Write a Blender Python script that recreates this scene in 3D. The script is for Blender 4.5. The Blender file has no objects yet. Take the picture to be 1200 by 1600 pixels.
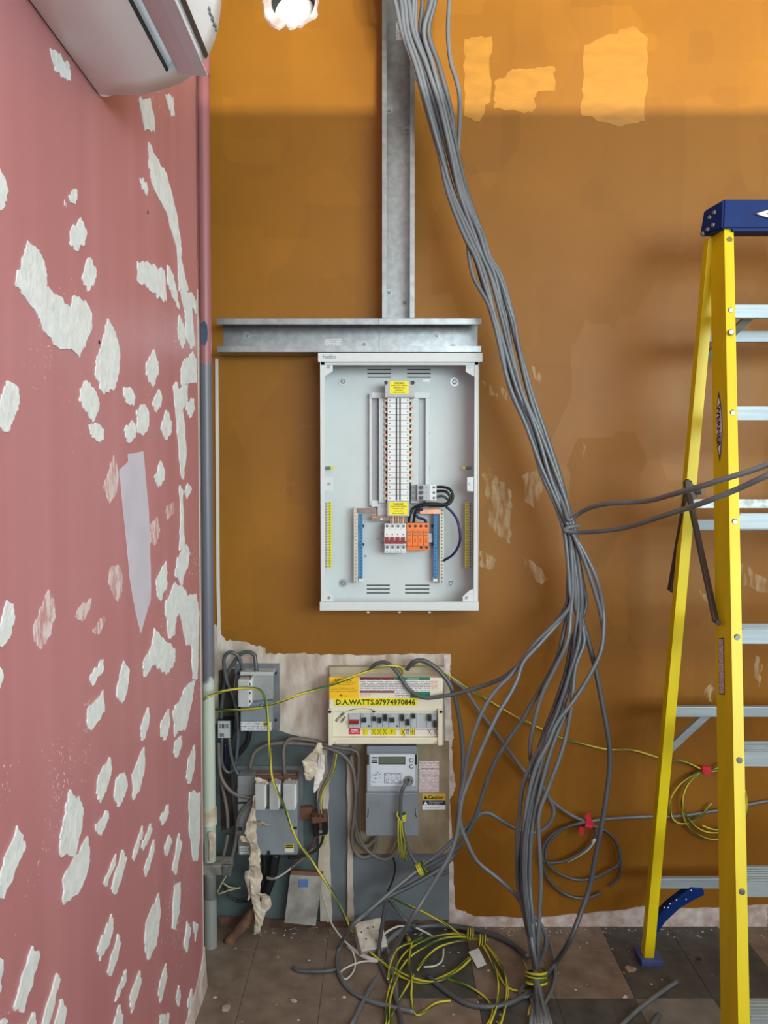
import bpy, bmesh, math, random
from mathutils import Vector, Matrix
from mathutils.geometry import tessellate_polygon
random.seed(7)
SC = bpy.context.scene
COL = SC.collection
# ------------------------------------------------------------------ camera, light, exposure
D = 2.55            # camera distance from the back wall (plane y = 0)
H = 1.50            # camera height
FPX = 1202.0        # focal length in pixels of the 1200 px wide frame
TH = math.radians(2.2)
cam_d = bpy.data.cameras.new('camera')
cam = bpy.data.objects.new('camera', cam_d); COL.objects.link(cam)
cam_d.sensor_fit = 'HORIZONTAL'; cam_d.sensor_width = 36.0
cam_d.lens = 36.0 * FPX / 1200.0
cam_d.clip_start = 0.02; cam_d.clip_end = 60
cam.location = (0, -D, H); cam.rotation_euler = (math.pi/2 - TH, 0, 0)
SC.camera = cam

W = bpy.data.worlds.new('world'); SC.world = W; W.use_nodes = True
bg = W.node_tree.nodes['Background']
bg.inputs[0].default_value = (0.80, 0.90, 1.0, 1); bg.inputs[1].default_value = 1.6

def area(name, loc, target, sx, sy, power, color):
    l = bpy.data.lights.new(name, 'AREA'); l.shape = 'RECTANGLE'; l.size = sx; l.size_y = sy
    l.energy = power; l.color = color
    o = bpy.data.objects.new(name, l); COL.objects.link(o); o.location = loc
    o.rotation_euler = (Vector(target) - Vector(loc)).to_track_quat('-Z', 'Y').to_euler()
    return o
area('shop_window_daylight', (2.9, -5.95, 2.1), (-0.2, -0.6, 1.5), 4.4, 1.8, 262, (0.83, 0.97, 0.98))
band_lamp = area('upper_wall_band_lamp', (2.2, -9.0, 0.05), (2.2, 0, 2.9), 1.6, 0.02, 150, (1.0, 0.95, 0.84))  # added strip lamp that throws the bright band on the upper wall
band_lamp.data.spread = math.radians(60)

SC.view_settings.view_transform = 'Standard'
SC.view_settings.look = 'None'
SC.view_settings.gamma = 1.0
SC.view_settings.use_curve_mapping = False
SC.view_settings.exposure = 0.28

# ------------------------------------------------------------------ pixel -> place helpers
ct, st = math.cos(TH), math.sin(TH)
def ray(u, v):
    cx = (u-600)/FPX; cy = (800-v)/FPX
    return cx, ct + cy*st, -st + cy*ct
def P(u, v, d=0.0):
    """point on the plane d metres in front of the back wall"""
    rx, ry, rz = ray(u, v); t = (D-d)/ry
    return Vector((rx*t, -d, H + rz*t))
XL = -0.537         # plane of the pink wall
def PL(u, v, off=0.0):
    rx, ry, rz = ray(u, v); t = (XL+off)/rx
    return Vector((XL+off, -D + ry*t, H + rz*t))
def PF(u, v, z=0.0):
    rx, ry, rz = ray(u, v); t = (z-H)/rz
    return Vector((rx*t, -D+ry*t, z))
def M_(px, d=0.0):
    return px*(D-d)/FPX

# ------------------------------------------------------------------ materials
MATS = {}
def lin(c):
    return tuple(((x/255)/12.92 if x/255 <= .04045 else ((x/255+.055)/1.055)**2.4) for x in c)
def mat(name, rgb, rough=0.5, metal=0.0, vary=0.12, scale=12.0, bump=0.0, bscale=60.0, rgb2=None, spec=0.5, stretch=None, detail=4.0, coat=0.0, lo=0.35, hi=0.65):
    if name in MATS: return MATS[name]
    m = bpy.data.materials.new(name); m.use_nodes = True
    nt = m.node_tree; b = nt.nodes['Principled BSDF']
    c = lin(rgb)
    c2 = lin(rgb2) if rgb2 else tuple(x*(1-vary*1.6) for x in c)
    if not rgb2: c1 = tuple(min(1, x*(1+vary*0.6)) for x in c)
    else: c1 = c
    tc = nt.nodes.new('ShaderNodeTexCoord'); mp = nt.nodes.new('ShaderNodeMapping')
    nt.links.new(tc.outputs['Object'], mp.inputs[0])
    if stretch: mp.inputs['Scale'].default_value = stretch
    n = nt.nodes.new('ShaderNodeTexNoise'); n.inputs['Scale'].default_value = scale; n.inputs['Detail'].default_value = detail
    nt.links.new(mp.outputs[0], n.inputs[0])
    r = nt.nodes.new('ShaderNodeValToRGB')
    r.color_ramp.elements[0].position = lo; r.color_ramp.elements[1].position = hi
    r.color_ramp.elements[0].color = (*c2, 1); r.color_ramp.elements[1].color = (*c1, 1)
    nt.links.new(n.outputs['Fac'], r.inputs[0]); nt.links.new(r.outputs[0], b.inputs['Base Color'])
    b.inputs['Roughness'].default_value = rough; b.inputs['Metallic'].default_value = metal
    b.inputs['Specular IOR Level'].default_value = spec
    if coat: b.inputs['Coat Weight'].default_value = coat
    if bump:
        n2 = nt.nodes.new('ShaderNodeTexNoise'); n2.inputs['Scale'].default_value = bscale; n2.inputs['Detail'].default_value = 5
        nt.links.new(mp.outputs[0], n2.inputs[0])
        bp = nt.nodes.new('ShaderNodeBump'); bp.inputs['Strength'].default_value = bump; bp.inputs['Distance'].default_value = 0.004
        nt.links.new(n2.outputs['Fac'], bp.inputs['Height']); nt.links.new(bp.outputs[0], b.inputs['Normal'])
    MATS[name] = m
    return m
def print_mat(name, paper, ink, pitch, rough=0.5, word=260.0, cut=0.42, axis=2):
    """printed label stock: rows of unreadably small type"""
    if name in MATS: return MATS[name]
    m = bpy.data.materials.new(name); m.use_nodes = True
    nt = m.node_tree; b = nt.nodes['Principled BSDF']; L = nt.links.new
    tc = nt.nodes.new('ShaderNodeTexCoord'); sx = nt.nodes.new('ShaderNodeSeparateXYZ'); L(tc.outputs['Object'], sx.inputs[0])
    def mth(op, a, bv=None):
        n = nt.nodes.new('ShaderNodeMath'); n.operation = op
        if isinstance(a, float): n.inputs[0].default_value = a
        else: L(a, n.inputs[0])
        if bv is not None:
            if isinstance(bv, float): n.inputs[1].default_value = bv
            else: L(bv, n.inputs[1])
        return n.outputs[0]
    row = mth('FRACT', mth('DIVIDE', sx.outputs[axis], pitch))
    inrow = mth('LESS_THAN', row, 0.5)
    nz = nt.nodes.new('ShaderNodeTexNoise'); nz.inputs['Scale'].default_value = word; nz.inputs['Detail'].default_value = 1
    mp = nt.nodes.new('ShaderNodeMapping'); mp.inputs['Scale'].default_value = (1, 1, 1.6); L(tc.outputs['Object'], mp.inputs[0]); L(mp.outputs[0], nz.inputs[0])
    word_ = mth('GREATER_THAN', nz.outputs['Fac'], cut)
    fac = mth('MULTIPLY', mth('MULTIPLY', inrow, word_), 0.85)
    mx = nt.nodes.new('ShaderNodeMix'); mx.data_type = 'RGBA'
    L(fac, mx.inputs[0]); mx.inputs[6].default_value = (*lin(paper), 1); mx.inputs[7].default_value = (*lin(ink), 1)
    L(mx.outputs[2], b.inputs['Base Color']); b.inputs['Roughness'].default_value = rough
    MATS[name] = m
    return m

def orange_wall_mat():
    m = bpy.data.materials.new('ochre_paint'); m.use_nodes = True
    nt = m.node_tree; b = nt.nodes['Principled BSDF']; L = nt.links.new; N = nt.nodes.new
    tc = N('ShaderNodeTexCoord')
    def vor(scale, sc):
        mp = N('ShaderNodeMapping'); mp.inputs['Scale'].default_value = sc
        nz = N('ShaderNodeTexNoise'); nz.inputs['Scale'].default_value = 9; nz.inputs['Detail'].default_value = 3
        L(tc.outputs['Object'], nz.inputs[0])
        ad = N('ShaderNodeMix'); ad.data_type = 'RGBA'; ad.blend_type = 'LINEAR_LIGHT'; ad.inputs[0].default_value = 0.012
        L(tc.outputs['Object'], ad.inputs[6]); L(nz.outputs['Color'], ad.inputs[7])
        L(ad.outputs[2], mp.inputs[0])
        v = N('ShaderNodeTexVoronoi'); v.distance = 'CHEBYCHEV'; v.inputs['Scale'].default_value = scale
        L(mp.outputs[0], v.inputs[0])
        s = N('ShaderNodeSeparateColor'); L(v.outputs['Color'], s.inputs[0])
        return s.outputs[0]
    a = vor(3.2, (1.3, 1, 1)); c = vor(5.5, (1, 1, 0.45))
    n = N('ShaderNodeTexNoise'); n.inputs['Scale'].default_value = 1.6; n.inputs['Detail'].default_value = 5; L(tc.outputs['Object'], n.inputs[0])
    def mm(op, x, y):
        k = N('ShaderNodeMath'); k.operation = op
        for i, q in enumerate((x, y)):
            if isinstance(q, float): k.inputs[i].default_value = q
            else: L(q, k.inputs[i])
        return k.outputs[0]
    f = mm('ADD', mm('ADD', mm('MULTIPLY', a, 0.14), mm('MULTIPLY', c, 0.14)), mm('MULTIPLY', n.outputs['Fac'], 0.72))
    r = N('ShaderNodeValToRGB'); r.color_ramp.elements[0].position = 0.25; r.color_ramp.elements[1].position = 0.8
    r.color_ramp.elements[0].color = (*lin((124, 78, 12)), 1); r.color_ramp.elements[1].color = (*lin((158, 104, 25)), 1)
    L(f, r.inputs[0]); L(r.outputs[0], b.inputs['Base Color'])
    b.inputs['Specular IOR Level'].default_value = 0.28
    rr = N('ShaderNodeMapRange'); rr.inputs[3].default_value = 0.52; rr.inputs[4].default_value = 0.42
    L(c, rr.inputs[0]); L(rr.outputs[0], b.inputs['Roughness'])
    n2 = N('ShaderNodeTexNoise'); n2.inputs['Scale'].default_value = 40; n2.inputs['Detail'].default_value = 4; L(tc.outputs['Object'], n2.inputs[0])
    bp = N('ShaderNodeBump'); bp.inputs['Strength'].default_value = 0.12; bp.inputs['Distance'].default_value = 0.003
    L(n2.outputs['Fac'], bp.inputs['Height']); L(bp.outputs[0], b.inputs['Normal'])
    return m
OCHRE = orange_wall_mat()

def pink_wall_mat():
    m = bpy.data.materials.new('pink_paint'); m.use_nodes = True
    nt = m.node_tree; b = nt.nodes['Principled BSDF']; L = nt.links.new; N = nt.nodes.new
    tc = N('ShaderNodeTexCoord')
    mp = N('ShaderNodeMapping'); mp.inputs['Scale'].default_value = (1, 5, 0.35); L(tc.outputs['Object'], mp.inputs[0])
    n = N('ShaderNodeTexNoise'); n.inputs['Scale'].default_value = 2.2; n.inputs['Detail'].default_value = 5; L(mp.outputs[0], n.inputs[0])
    r = N('ShaderNodeValToRGB'); r.color_ramp.elements[0].position = 0.3; r.color_ramp.elements[1].position = 0.7
    r.color_ramp.elements[0].color = (*lin((184, 121, 124)), 1); r.color_ramp.elements[1].color = (*lin((194, 131, 135)), 1)
    L(n.outputs['Fac'], r.inputs[0])
    sp = N('ShaderNodeTexNoise'); sp.inputs['Scale'].default_value = 150; sp.inputs['Detail'].default_value = 1; L(tc.outputs['Object'], sp.inputs[0])
    big = N('ShaderNodeTexNoise'); big.inputs['Scale'].default_value = 3; L(tc.outputs['Object'], big.inputs[0])
    pr = N('ShaderNodeMath'); pr.operation = 'MULTIPLY'; L(sp.outputs['Fac'], pr.inputs[0]); L(big.outputs['Fac'], pr.inputs[1])
    gt = N('ShaderNodeMath'); gt.operation = 'GREATER_THAN'; gt.inputs[1].default_value = 0.46; L(pr.outputs[0], gt.inputs[0])
    mx = N('ShaderNodeMix'); mx.data_type = 'RGBA'; L(gt.outputs[0], mx.inputs[0]); L(r.outputs[0], mx.inputs[6]); mx.inputs[7].default_value = (*lin((225, 190, 190)), 1)
    L(mx.outputs[2], b.inputs['Base Color']); b.inputs['Roughness'].default_value = 0.42
    return m
PINK = pink_wall_mat()

def bands_mat(name, stops, rough=0.5, noise=0.06):
    """paint that changes colour with height, in ragged bands (stops: z, rgb)"""
    m = bpy.data.materials.new(name); m.use_nodes = True
    nt = m.node_tree; b = nt.nodes['Principled BSDF']; L = nt.links.new; N = nt.nodes.new
    tc = N('ShaderNodeTexCoord'); s = N('ShaderNodeSeparateXYZ'); L(tc.outputs['Object'], s.inputs[0])
    n = N('ShaderNodeTexNoise'); n.inputs['Scale'].default_value = 25; n.inputs['Detail'].default_value = 4; L(tc.outputs['Object'], n.inputs[0])
    a = N('ShaderNodeMath'); a.operation = 'MULTIPLY_ADD'; L(n.outputs['Fac'], a.inputs[0]); a.inputs[1].default_value = noise*2; L(s.outputs[2], a.inputs[2])
    mr = N('ShaderNodeMapRange'); mr.inputs[1].default_value = 0; mr.inputs[2].default_value = 3.4; L(a.outputs[0], mr.inputs[0])
    r = N('ShaderNodeValToRGB'); r.color_ramp.interpolation = 'LINEAR'
    el = r.color_ramp.elements
    while len(el) < len(stops)*2-1: el.new(0.5)
    k = 0; pos = []
    for i, (z, c) in enumerate(stops):
        if i: pos.append((max(0, (z-0.005)/3.4), stops[i-1][1]))
        pos.append((min(1, (z+0.005)/3.4), c))
    for i, (p, c) in enumerate(pos): el[i].position = p; el[i].color = (*lin(c), 1)
    L(mr.outputs[0], r.inputs[0]); L(r.outputs[0], b.inputs['Base Color']); b.inputs['Roughness'].default_value = rough
    return m

PLASTER = mat('filler_white', (226, 231, 231), 0.85, vary=0.06, scale=40, bump=0.6, bscale=70)
PLASTER_THIN = mat('filler_thin', (220, 204, 204), 0.8, scale=70, bump=0.3, rgb2=(194, 140, 140), lo=.38, hi=.58, stretch=(1, 1.4, .5))
LILAC = mat('primer_lilac', (206, 200, 214), 0.7, vary=0.05, scale=9)
BARE = mat('bare_plaster', (206, 196, 184), 0.85, scale=9, bump=0.5, rgb2=(160, 138, 124), stretch=(2.2, 1, .8), lo=.3, hi=.6)
RIM = mat('plaster_edge', (216, 208, 204), 0.85, scale=25, bump=0.5, rgb2=(182, 158, 150))
SLATE = mat('slate_paint', (108, 118, 124), 0.6, vary=0.1, scale=8)
TEAL = mat('teal_grey_paint', (92, 108, 110), 0.6, scale=7, rgb2=(66, 76, 76))
HARDB = mat('hardboard', (150, 134, 108), 0.75, vary=0.12, scale=30, stretch=(1, 1, .5))
BATTEN = mat('chalky_batten', (208, 203, 190), 0.8, scale=14, bump=0.5, rgb2=(168, 154, 136), stretch=(1, 1, .4))
BRICKRED = mat('red_brown_dust', (108, 80, 66), 0.9, scale=22, bump=0.8, rgb2=(76, 56, 46))
GALV = mat('galvanised_steel', (158, 163, 164), 0.34, 0.9, vary=0.1, scale=45, stretch=(1, 1, 1))
GALV_LIP = mat('galvanised_lip', (170, 174, 177), 0.42, 0.8, vary=0.08, scale=60)
ZINC = mat('zinc_screw', (150, 154, 158), 0.4, 0.8, vary=0.1, scale=80)
ALU = mat('ladder_aluminium', (158, 170, 176), 0.5, 0.4, vary=0.08, scale=20, stretch=(.3, 3, 6))
DARKSTEEL = mat('dark_spreader_steel', (84, 74, 70), 0.5, 0.5, vary=0.1, scale=30)
YELLOW = mat('yellow_fibreglass', (224, 203, 4), 0.45, vary=0.06, scale=16, stretch=(1, 1, .15))
BLUE = mat('blue_moulding', (6, 42, 104), 0.5, spec=0.2, vary=0.08, scale=20)
BOARDW = mat('board_white_powdercoat', (206, 211, 211), 0.45, vary=0.02, scale=10)
BOARDIN = mat('board_grey_inside', (196, 203, 203), 0.5, vary=0.02, scale=10)
WHITEP = mat('white_plastic', (222, 224, 223), 0.4, vary=0.03, scale=10)
GREYP = mat('light_grey_plastic', (176, 181, 184), 0.45, vary=0.04, scale=12)
BLACK = mat('black_plastic', (18, 18, 20), 0.45, vary=0.1, scale=20)
REDT = mat('red_toggle', (150, 28, 38), 0.4, vary=0.06, scale=30)
ORANGEP = mat('orange_module', (236, 120, 32), 0.45, vary=0.05, scale=30)
ORANGED = mat('orange_module_dark', (196, 88, 16), 0.5, vary=0.05, scale=30)
BLUEBAR = mat('blue_bar', (34, 126, 188), 0.45, vary=0.06, scale=40)
CREAMBAR = mat('cream_bar', (196, 192, 176), 0.4, 0.2, vary=0.06, scale=60)
YELBAR = mat('yellow_bar', (220, 206, 30), 0.45, vary=0.06, scale=40)
YELLAB = mat('yellow_label', (236, 222, 20), 0.5, vary=0.02, scale=20)
AMBERLAB = mat('amber_label', (242, 190, 20), 0.5, vary=0.02, scale=20)
COPPER = mat('copper_bar', (196, 140, 116), 0.4, 0.7, vary=0.12, scale=50)
COPPERD = mat('dull_copper', (140, 118, 108), 0.45, 0.6, vary=0.12, scale=50)
INK = mat('black_ink', (20, 20, 22), 0.6, vary=0.05, scale=20)
GREYINK = mat('grey_ink', (110, 116, 120), 0.6, vary=0.05, scale=20)
WHITEINK = mat('white_ink', (240, 240, 238), 0.5, vary=0.02, scale=20)
PURPLE = mat('deep_purple_print', (50, 30, 84), 0.5, vary=0.05, scale=20)
REDLAB = mat('red_label', (206, 40, 60), 0.5, vary=0.04, scale=20)
MAROON = mat('maroon_print', (120, 26, 44), 0.5, vary=0.04, scale=20)
GREEN = mat('green_print', (20, 122, 82), 0.5, vary=0.04, scale=20)
CREAM = mat('cream_plastic', (226, 220, 198), 0.45, vary=0.03, scale=8)
MGREY = mat('meter_grey', (126, 134, 142), 0.5, vary=0.05, scale=10)
MGREYL = mat('meter_light_grey', (158, 166, 174), 0.5, vary=0.04, scale=10)
LCD = mat('lcd_green', (96, 110, 94), 0.3, vary=0.04, scale=10)
FACE = mat('meter_face', (204, 214, 224), 0.4, vary=0.03, scale=12)
GCABLE = mat('grey_pvc', (104, 109, 114), 0.3, vary=0.06, scale=20)
GCABLE2 = mat('grey_pvc_dull', (84, 88, 92), 0.34, vary=0.08, scale=20)
BRCABLE = mat('brown_grey_pvc', (112, 104, 98), 0.55, vary=0.12, scale=20)
BKCABLE = mat('black_pvc', (28, 28, 30), 0.4, vary=0.1, scale=20)
NAVY = mat('navy_pvc', (28, 34, 84), 0.4, vary=0.1, scale=20)
REDCABLE = mat('dull_red_pvc', (104, 56, 52), 0.5, vary=0.1, scale=20)
WHCABLE = mat('white_pvc', (206, 204, 198), 0.5, vary=0.06, scale=20)
YWIRE = mat('earth_yellow', (206, 192, 62), 0.42, vary=0.08, scale=20)
GWIRE = mat('earth_green', (58, 92, 40), 0.42, vary=0.08, scale=20)
TAPE_RED = mat('red_tape', (206, 44, 62), 0.4, vary=0.1, scale=40)
TORN = mat('torn_paper', (222, 212, 196), 0.85, scale=30, bump=0.6, rgb2=(186, 168, 146))
FLOORGLUE = mat('floor_dust', (104, 92, 82), 0.8, vary=0.2, scale=10)
CEIL = mat('ceiling_white', (222, 220, 214), 0.9, vary=0.04, scale=3)
SHOPW = mat('shop_wall', (210, 214, 216), 0.85, vary=0.06, scale=3)
ACW = mat('ac_white', (245, 247, 251), 0.35, vary=0.01, scale=5)
ACG = mat('ac_grey_flap', (222, 221, 232), 0.4, vary=0.03, scale=8)
ACD = mat('ac_dark_slot', (52, 62, 70), 0.5, vary=0.1, scale=8)
HOLE_DARK = mat('hole_lining', (50, 48, 46), 0.9, vary=0.2, scale=40)  # dark grey for the hole lining, vent slots and screw holes
DEBRIS = mat('plaster_crumb', (190, 176, 164), 0.9, vary=0.2, scale=40)
LIDGREY = mat('dusty_grey_lid', (164, 163, 158), 0.6, scale=18, rgb2=(126, 124, 118))
CARRIER = mat('fuse_carrier_grey', (182, 184, 184), 0.5, vary=0.05, scale=14)
CUTGREY = mat('cutout_grey', (134, 144, 152), 0.5, vary=0.06, scale=10)
BACKPL = mat('backplate_grey', (120, 126, 130), 0.6, scale=10, rgb2=(88, 92, 94))
TERMBR = mat('brown_bakelite', (110, 72, 54), 0.5, vary=0.1, scale=20)

# ------------------------------------------------------------------ object helpers
def wloc(o):
    v = Vector((0, 0, 0))
    while o is not None:
        v += o.location; o = o.parent
    return v
def link_mesh(name, verts, faces, m, parent=None, smooth=False, mi=None, kind=None):
    off = wloc(parent)
    me = bpy.data.meshes.new(name)
    me.from_pydata([tuple(Vector(v)-off) for v in verts], [], faces)
    for k in (m if isinstance(m, (list, tuple)) else [m]): me.materials.append(k)
    if mi: me.polygons.foreach_set('material_index', mi)
    if smooth: me.polygons.foreach_set('use_smooth', [True]*len(me.polygons))
    me.update()
    o = bpy.data.objects.new(name, me); COL.objects.link(o); o.parent = parent
    if kind: o['kind'] = kind
    return o
def link_bm(name, bm, m, parent=None, smooth=False, kind=None):
    bmesh.ops.recalc_face_normals(bm, faces=bm.faces)
    off = wloc(parent)
    bmesh.ops.translate(bm, verts=bm.verts, vec=-off)
    me = bpy.data.meshes.new(name); bm.to_mesh(me); bm.free()
    for k in (m if isinstance(m, (list, tuple)) else [m]): me.materials.append(k)
    if smooth: me.polygons.foreach_set('use_smooth', [True]*len(me.polygons))
    o = bpy.data.objects.new(name, me); COL.objects.link(o); o.parent = parent
    if kind: o['kind'] = kind
    return o
def thing(name, label, cat, loc, group=None):
    o = bpy.data.objects.new(name, None); COL.objects.link(o); o.location = loc
    o.empty_display_size = 0.05
    o['label'] = label; o['category'] = cat
    if group: o['group'] = group
    return o
def tag(o, label, cat, group=None):
    o['label'] = label; o['category'] = cat
    if group: o['group'] = group
    return o
def struct(o):
    o['kind'] = 'structure'; return o
def add_box(bm, lo, hi, bev=0.0):
    vs = [bm.verts.new((x, y, z)) for x in (lo[0], hi[0]) for y in (lo[1], hi[1]) for z in (lo[2], hi[2])]
    q = [(0,1,3,2), (4,6,7,5), (0,4,5,1), (2,3,7,6), (0,2,6,4), (1,5,7,3)]
    fs = [bm.faces.new([vs[i] for i in f]) for f in q]
    if bev > 0:
        bmesh.ops.recalc_face_normals(bm, faces=fs)
        bmesh.ops.bevel(bm, geom=list({e for f in fs for e in f.edges}), offset=bev, segments=2, affect='EDGES', profile=0.6)
def box(name, lo, hi, m, parent=None, bev=0.0):
    bm = bmesh.new()
    lo, hi = [min(a, b) for a, b in zip(lo, hi)], [max(a, b) for a, b in zip(lo, hi)]
    bev = min(bev, 0.3*min(b-a for a, b in zip(lo, hi)))
    add_box(bm, lo, hi, bev)
    return link_bm(name, bm, m, parent)
def pbox(name, u0, v0, u1, v1, d0, d1, m, parent=None, bev=0.0015):
    """box whose FRONT face (d1 in front of the wall) spans a pixel rectangle; its back is at d0"""
    a, b = P(u0, v0, d1), P(u1, v1, d1)
    return box(name, (a.x, -d0, b.z), (b.x, -d1, a.z), m, parent, bev)
def prism(name, pts, ext, m, parent=None, bev=0.0, smooth=False):
    """closed outline (list of points) extruded by the vector ext"""
    bm = bmesh.new(); pts = [Vector(p) for p in pts]
    a = [bm.verts.new(p) for p in pts]; b = [bm.verts.new(p+Vector(ext)) for p in pts]
    n = len(pts)
    if n <= 4:
        bm.faces.new(a); bm.faces.new(b[::-1])
    else:
        for tri in tessellate_polygon([pts]):
            try:
                bm.faces.new([a[i] for i in tri]); bm.faces.new([b[i] for i in tri][::-1])
            except ValueError: pass
    for i in range(n): bm.faces.new((a[i], b[i], b[(i+1) % n], a[(i+1) % n]))
    if bev:
        bmesh.ops.recalc_face_normals(bm, faces=bm.faces)
        bmesh.ops.dissolve_limit(bm, angle_limit=.02, verts=bm.verts, edges=bm.edges)
        bmesh.ops.bevel(bm, geom=list(bm.edges), offset=bev, segments=1, affect='EDGES')
    return link_bm(name, bm, m, parent, smooth)
def pprism(name, px, d0, d1, m, parent=None, bev=0.0):
    return prism(name, [P(u, v, d1) for u, v in px], (0, d1-d0, 0), m, parent, bev)
def disc(name, c, nrm, r, h, m, parent=None, n=16, r2=None, bev=0.0):
    """cylinder / cone from c along nrm by h"""
    nrm = Vector(nrm).normalized(); t = nrm.orthogonal().normalized(); s = nrm.cross(t)
    r2 = r if r2 is None else r2
    vs = []; 
    for k, (rr, hh) in enumerate(((r, 0), (r2, h))):
        for i in range(n):
            a = 2*math.pi*i/n
            vs.append(Vector(c) + nrm*hh + t*rr*math.cos(a) + s*rr*math.sin(a))
    fs = [tuple(range(n))[::-1], tuple(range(n, 2*n))] + [(i, (i+1) % n, n+(i+1) % n, n+i) for i in range(n)]
    return link_mesh(name, vs, fs, m, parent)
def ragged(pts3, amp, sub=4, seed=0):
    """break the edges of a closed outline into torn little steps"""
    rnd = random.Random(seed); out = []
    n = len(pts3); q = [Vector(p) for p in pts3]
    nm = Vector((0, 0, 0))
    for i in range(n): nm += q[i].cross(q[(i+1) % n])
    nm.normalize()
    for i in range(n):
        a, b = q[i], q[(i+1) % n]
        e = b-a; L = e.length
        if L < 1e-6: continue
        e.normalize(); s = nm.cross(e)
        k_n = max(2, min(sub, int(L/0.004)))
        for k in range(k_n):
            t = (k + (rnd.uniform(-.3, .3) if k else 0))/k_n
            w = 1.0 if k else 0.35
            j = min(amp, 0.10*L)*w
            out.append(a.lerp(b, t) + s*rnd.uniform(-j, j))
    return out
def resample(pts, n=5):
    """Catmull-Rom through the points"""
    out = []; m = len(pts)
    for i in range(m-1):
        p0 = pts[max(i-1, 0)]; p1 = pts[i]; p2 = pts[i+1]; p3 = pts[min(i+2, m-1)]
        for k in range(n):
            t = k/n
            out.append(0.5*((2*p1) + (p2-p0)*t + (2*p0-5*p1+4*p2-p3)*t*t + (3*p1-p0-3*p2+p3)*t**3))
    out.append(pts[-1]); return out
def tube_geo(pts, r, sides=8, n=5, tw=0.0, flat=1.0):
    pts = resample([Vector(p) for p in pts], n)
    q = [pts[0]]
    for p in pts[1:]:
        if (p-q[-1]).length > 1e-5: q.append(p)
    pts = q
    vs, fs, mi = [], [], []
    tan = [(pts[min(i+1, len(pts)-1)]-pts[max(i-1, 0)]).normalized() for i in range(len(pts))]
    nv = tan[0].orthogonal().normalized()
    run = 0
    for i, p in enumerate(pts):
        t = tan[i]; nv = (nv - t*nv.dot(t))
        nv = nv.normalized() if nv.length > 1e-6 else t.orthogonal().normalized()
        bv = t.cross(nv)
        if i: run += (p-pts[i-1]).length
        rr = r(i/(len(pts)-1)) if callable(r) else r
        for k in range(sides):
            a = 2*math.pi*k/sides + tw*run
            vs.append(p + nv*math.cos(a)*rr + bv*math.sin(a)*rr*flat)
    for i in range(len(pts)-1):
        for k in range(sides):
            a = i*sides+k; b = i*sides+(k+1) % sides
            fs.append((a, b, b+sides, a+sides)); mi.append(1 if k in (0, 1, 4) else 0)
    fs.append(tuple(range(sides))[::-1]); mi.append(0)
    fs.append(tuple(range(len(vs)-sides, len(vs)))); mi.append(0)
    return vs, fs, mi
def tube(name, pts, r, m, parent=None, sides=8, n=5, stripe=None, tw=0.0, flat=1.0):
    vs, fs, mi = tube_geo(pts, r, sides, n, tw, flat)
    return link_mesh(name, vs, fs, [m, stripe] if stripe else m, parent, True, mi if stripe else None)
def path(s, d=0.1):
    """'u,v' or 'u,v,d' (metres before the wall) or 'u,v,fZ' (lying on the floor, axis at height Z) ; d interpolated between given ones"""
    items = []
    for tok in s.split():
        q = tok.split(',')
        u, v = float(q[0]), float(q[1])
        if len(q) == 2: items.append([u, v, None])
        elif q[2][0] == 'f': items.append([u, v, -PF(u, v, float(q[2][1:] or 0.008)).y])
        else: items.append([u, v, float(q[2])])
    known = [i for i, it in enumerate(items) if it[2] is not None]
    if not known:
        for it in items: it[2] = d
    else:
        for i, it in enumerate(items):
            if it[2] is None:
                lo = max([k for k in known if k < i], default=None); hi = min([k for k in known if k > i], default=None)
                if lo is None: it[2] = items[hi][2]
                elif hi is None: it[2] = items[lo][2]
                else:
                    t = (i-lo)/(hi-lo); it[2] = items[lo][2]*(1-t)+items[hi][2]*t
    return [P(*it) for it in items]
def text(name, s, c, right, up, h, m, parent=None, width=None, lift=0.0006, bold=0.0):
    cu = bpy.data.curves.new(name, 'FONT'); cu.body = s; cu.size = 1.0; cu.align_x = 'CENTER'; cu.align_y = 'CENTER'
    cu.resolution_u = 2; cu.offset = bold
    o = bpy.data.objects.new(name, cu); COL.objects.link(o)
    dg = bpy.context.evaluated_depsgraph_get(); dg.update()
    me = bpy.data.meshes.new_from_object(o.evaluated_get(dg))
    bpy.data.objects.remove(o); bpy.data.curves.remove(cu)
    xs = [v.co.x for v in me.vertices]; ys = [v.co.y for v in me.vertices]
    x0, x1, y0, y1 = min(xs), max(xs), min(ys), max(ys)
    ky = h/(y1-y0); kx = (width/(x1-x0)) if width else ky
    right = Vector(right).normalized(); up = Vector(up).normalized(); nrm = right.cross(up)
    off = wloc(parent)
    for v in me.vertices:
        x = (v.co.x-(x0+x1)/2)*kx; y = (v.co.y-(y0+y1)/2)*ky
        v.co = Vector(c) + right*x + up*y + nrm*lift - off
    me.materials.clear(); me.materials.append(m)
    o = bpy.data.objects.new(name, me); COL.objects.link(o); o.parent = parent
    return o
X_, Z_ = Vector((1, 0, 0)), Vector((0, 0, 1))
def ptext(name, s, u, v, d, hpx, m, parent, wpx=None, ang=0.0, bold=0.0):
    a = math.radians(ang)
    r = Vector((math.cos(a), 0, math.sin(a))); upv = Vector((-math.sin(a), 0, math.cos(a)))
    return text(name, s, P(u, v, d), r, upv, M_(hpx, d), m, parent, M_(wpx, d) if wpx else None, bold=bold)
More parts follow.
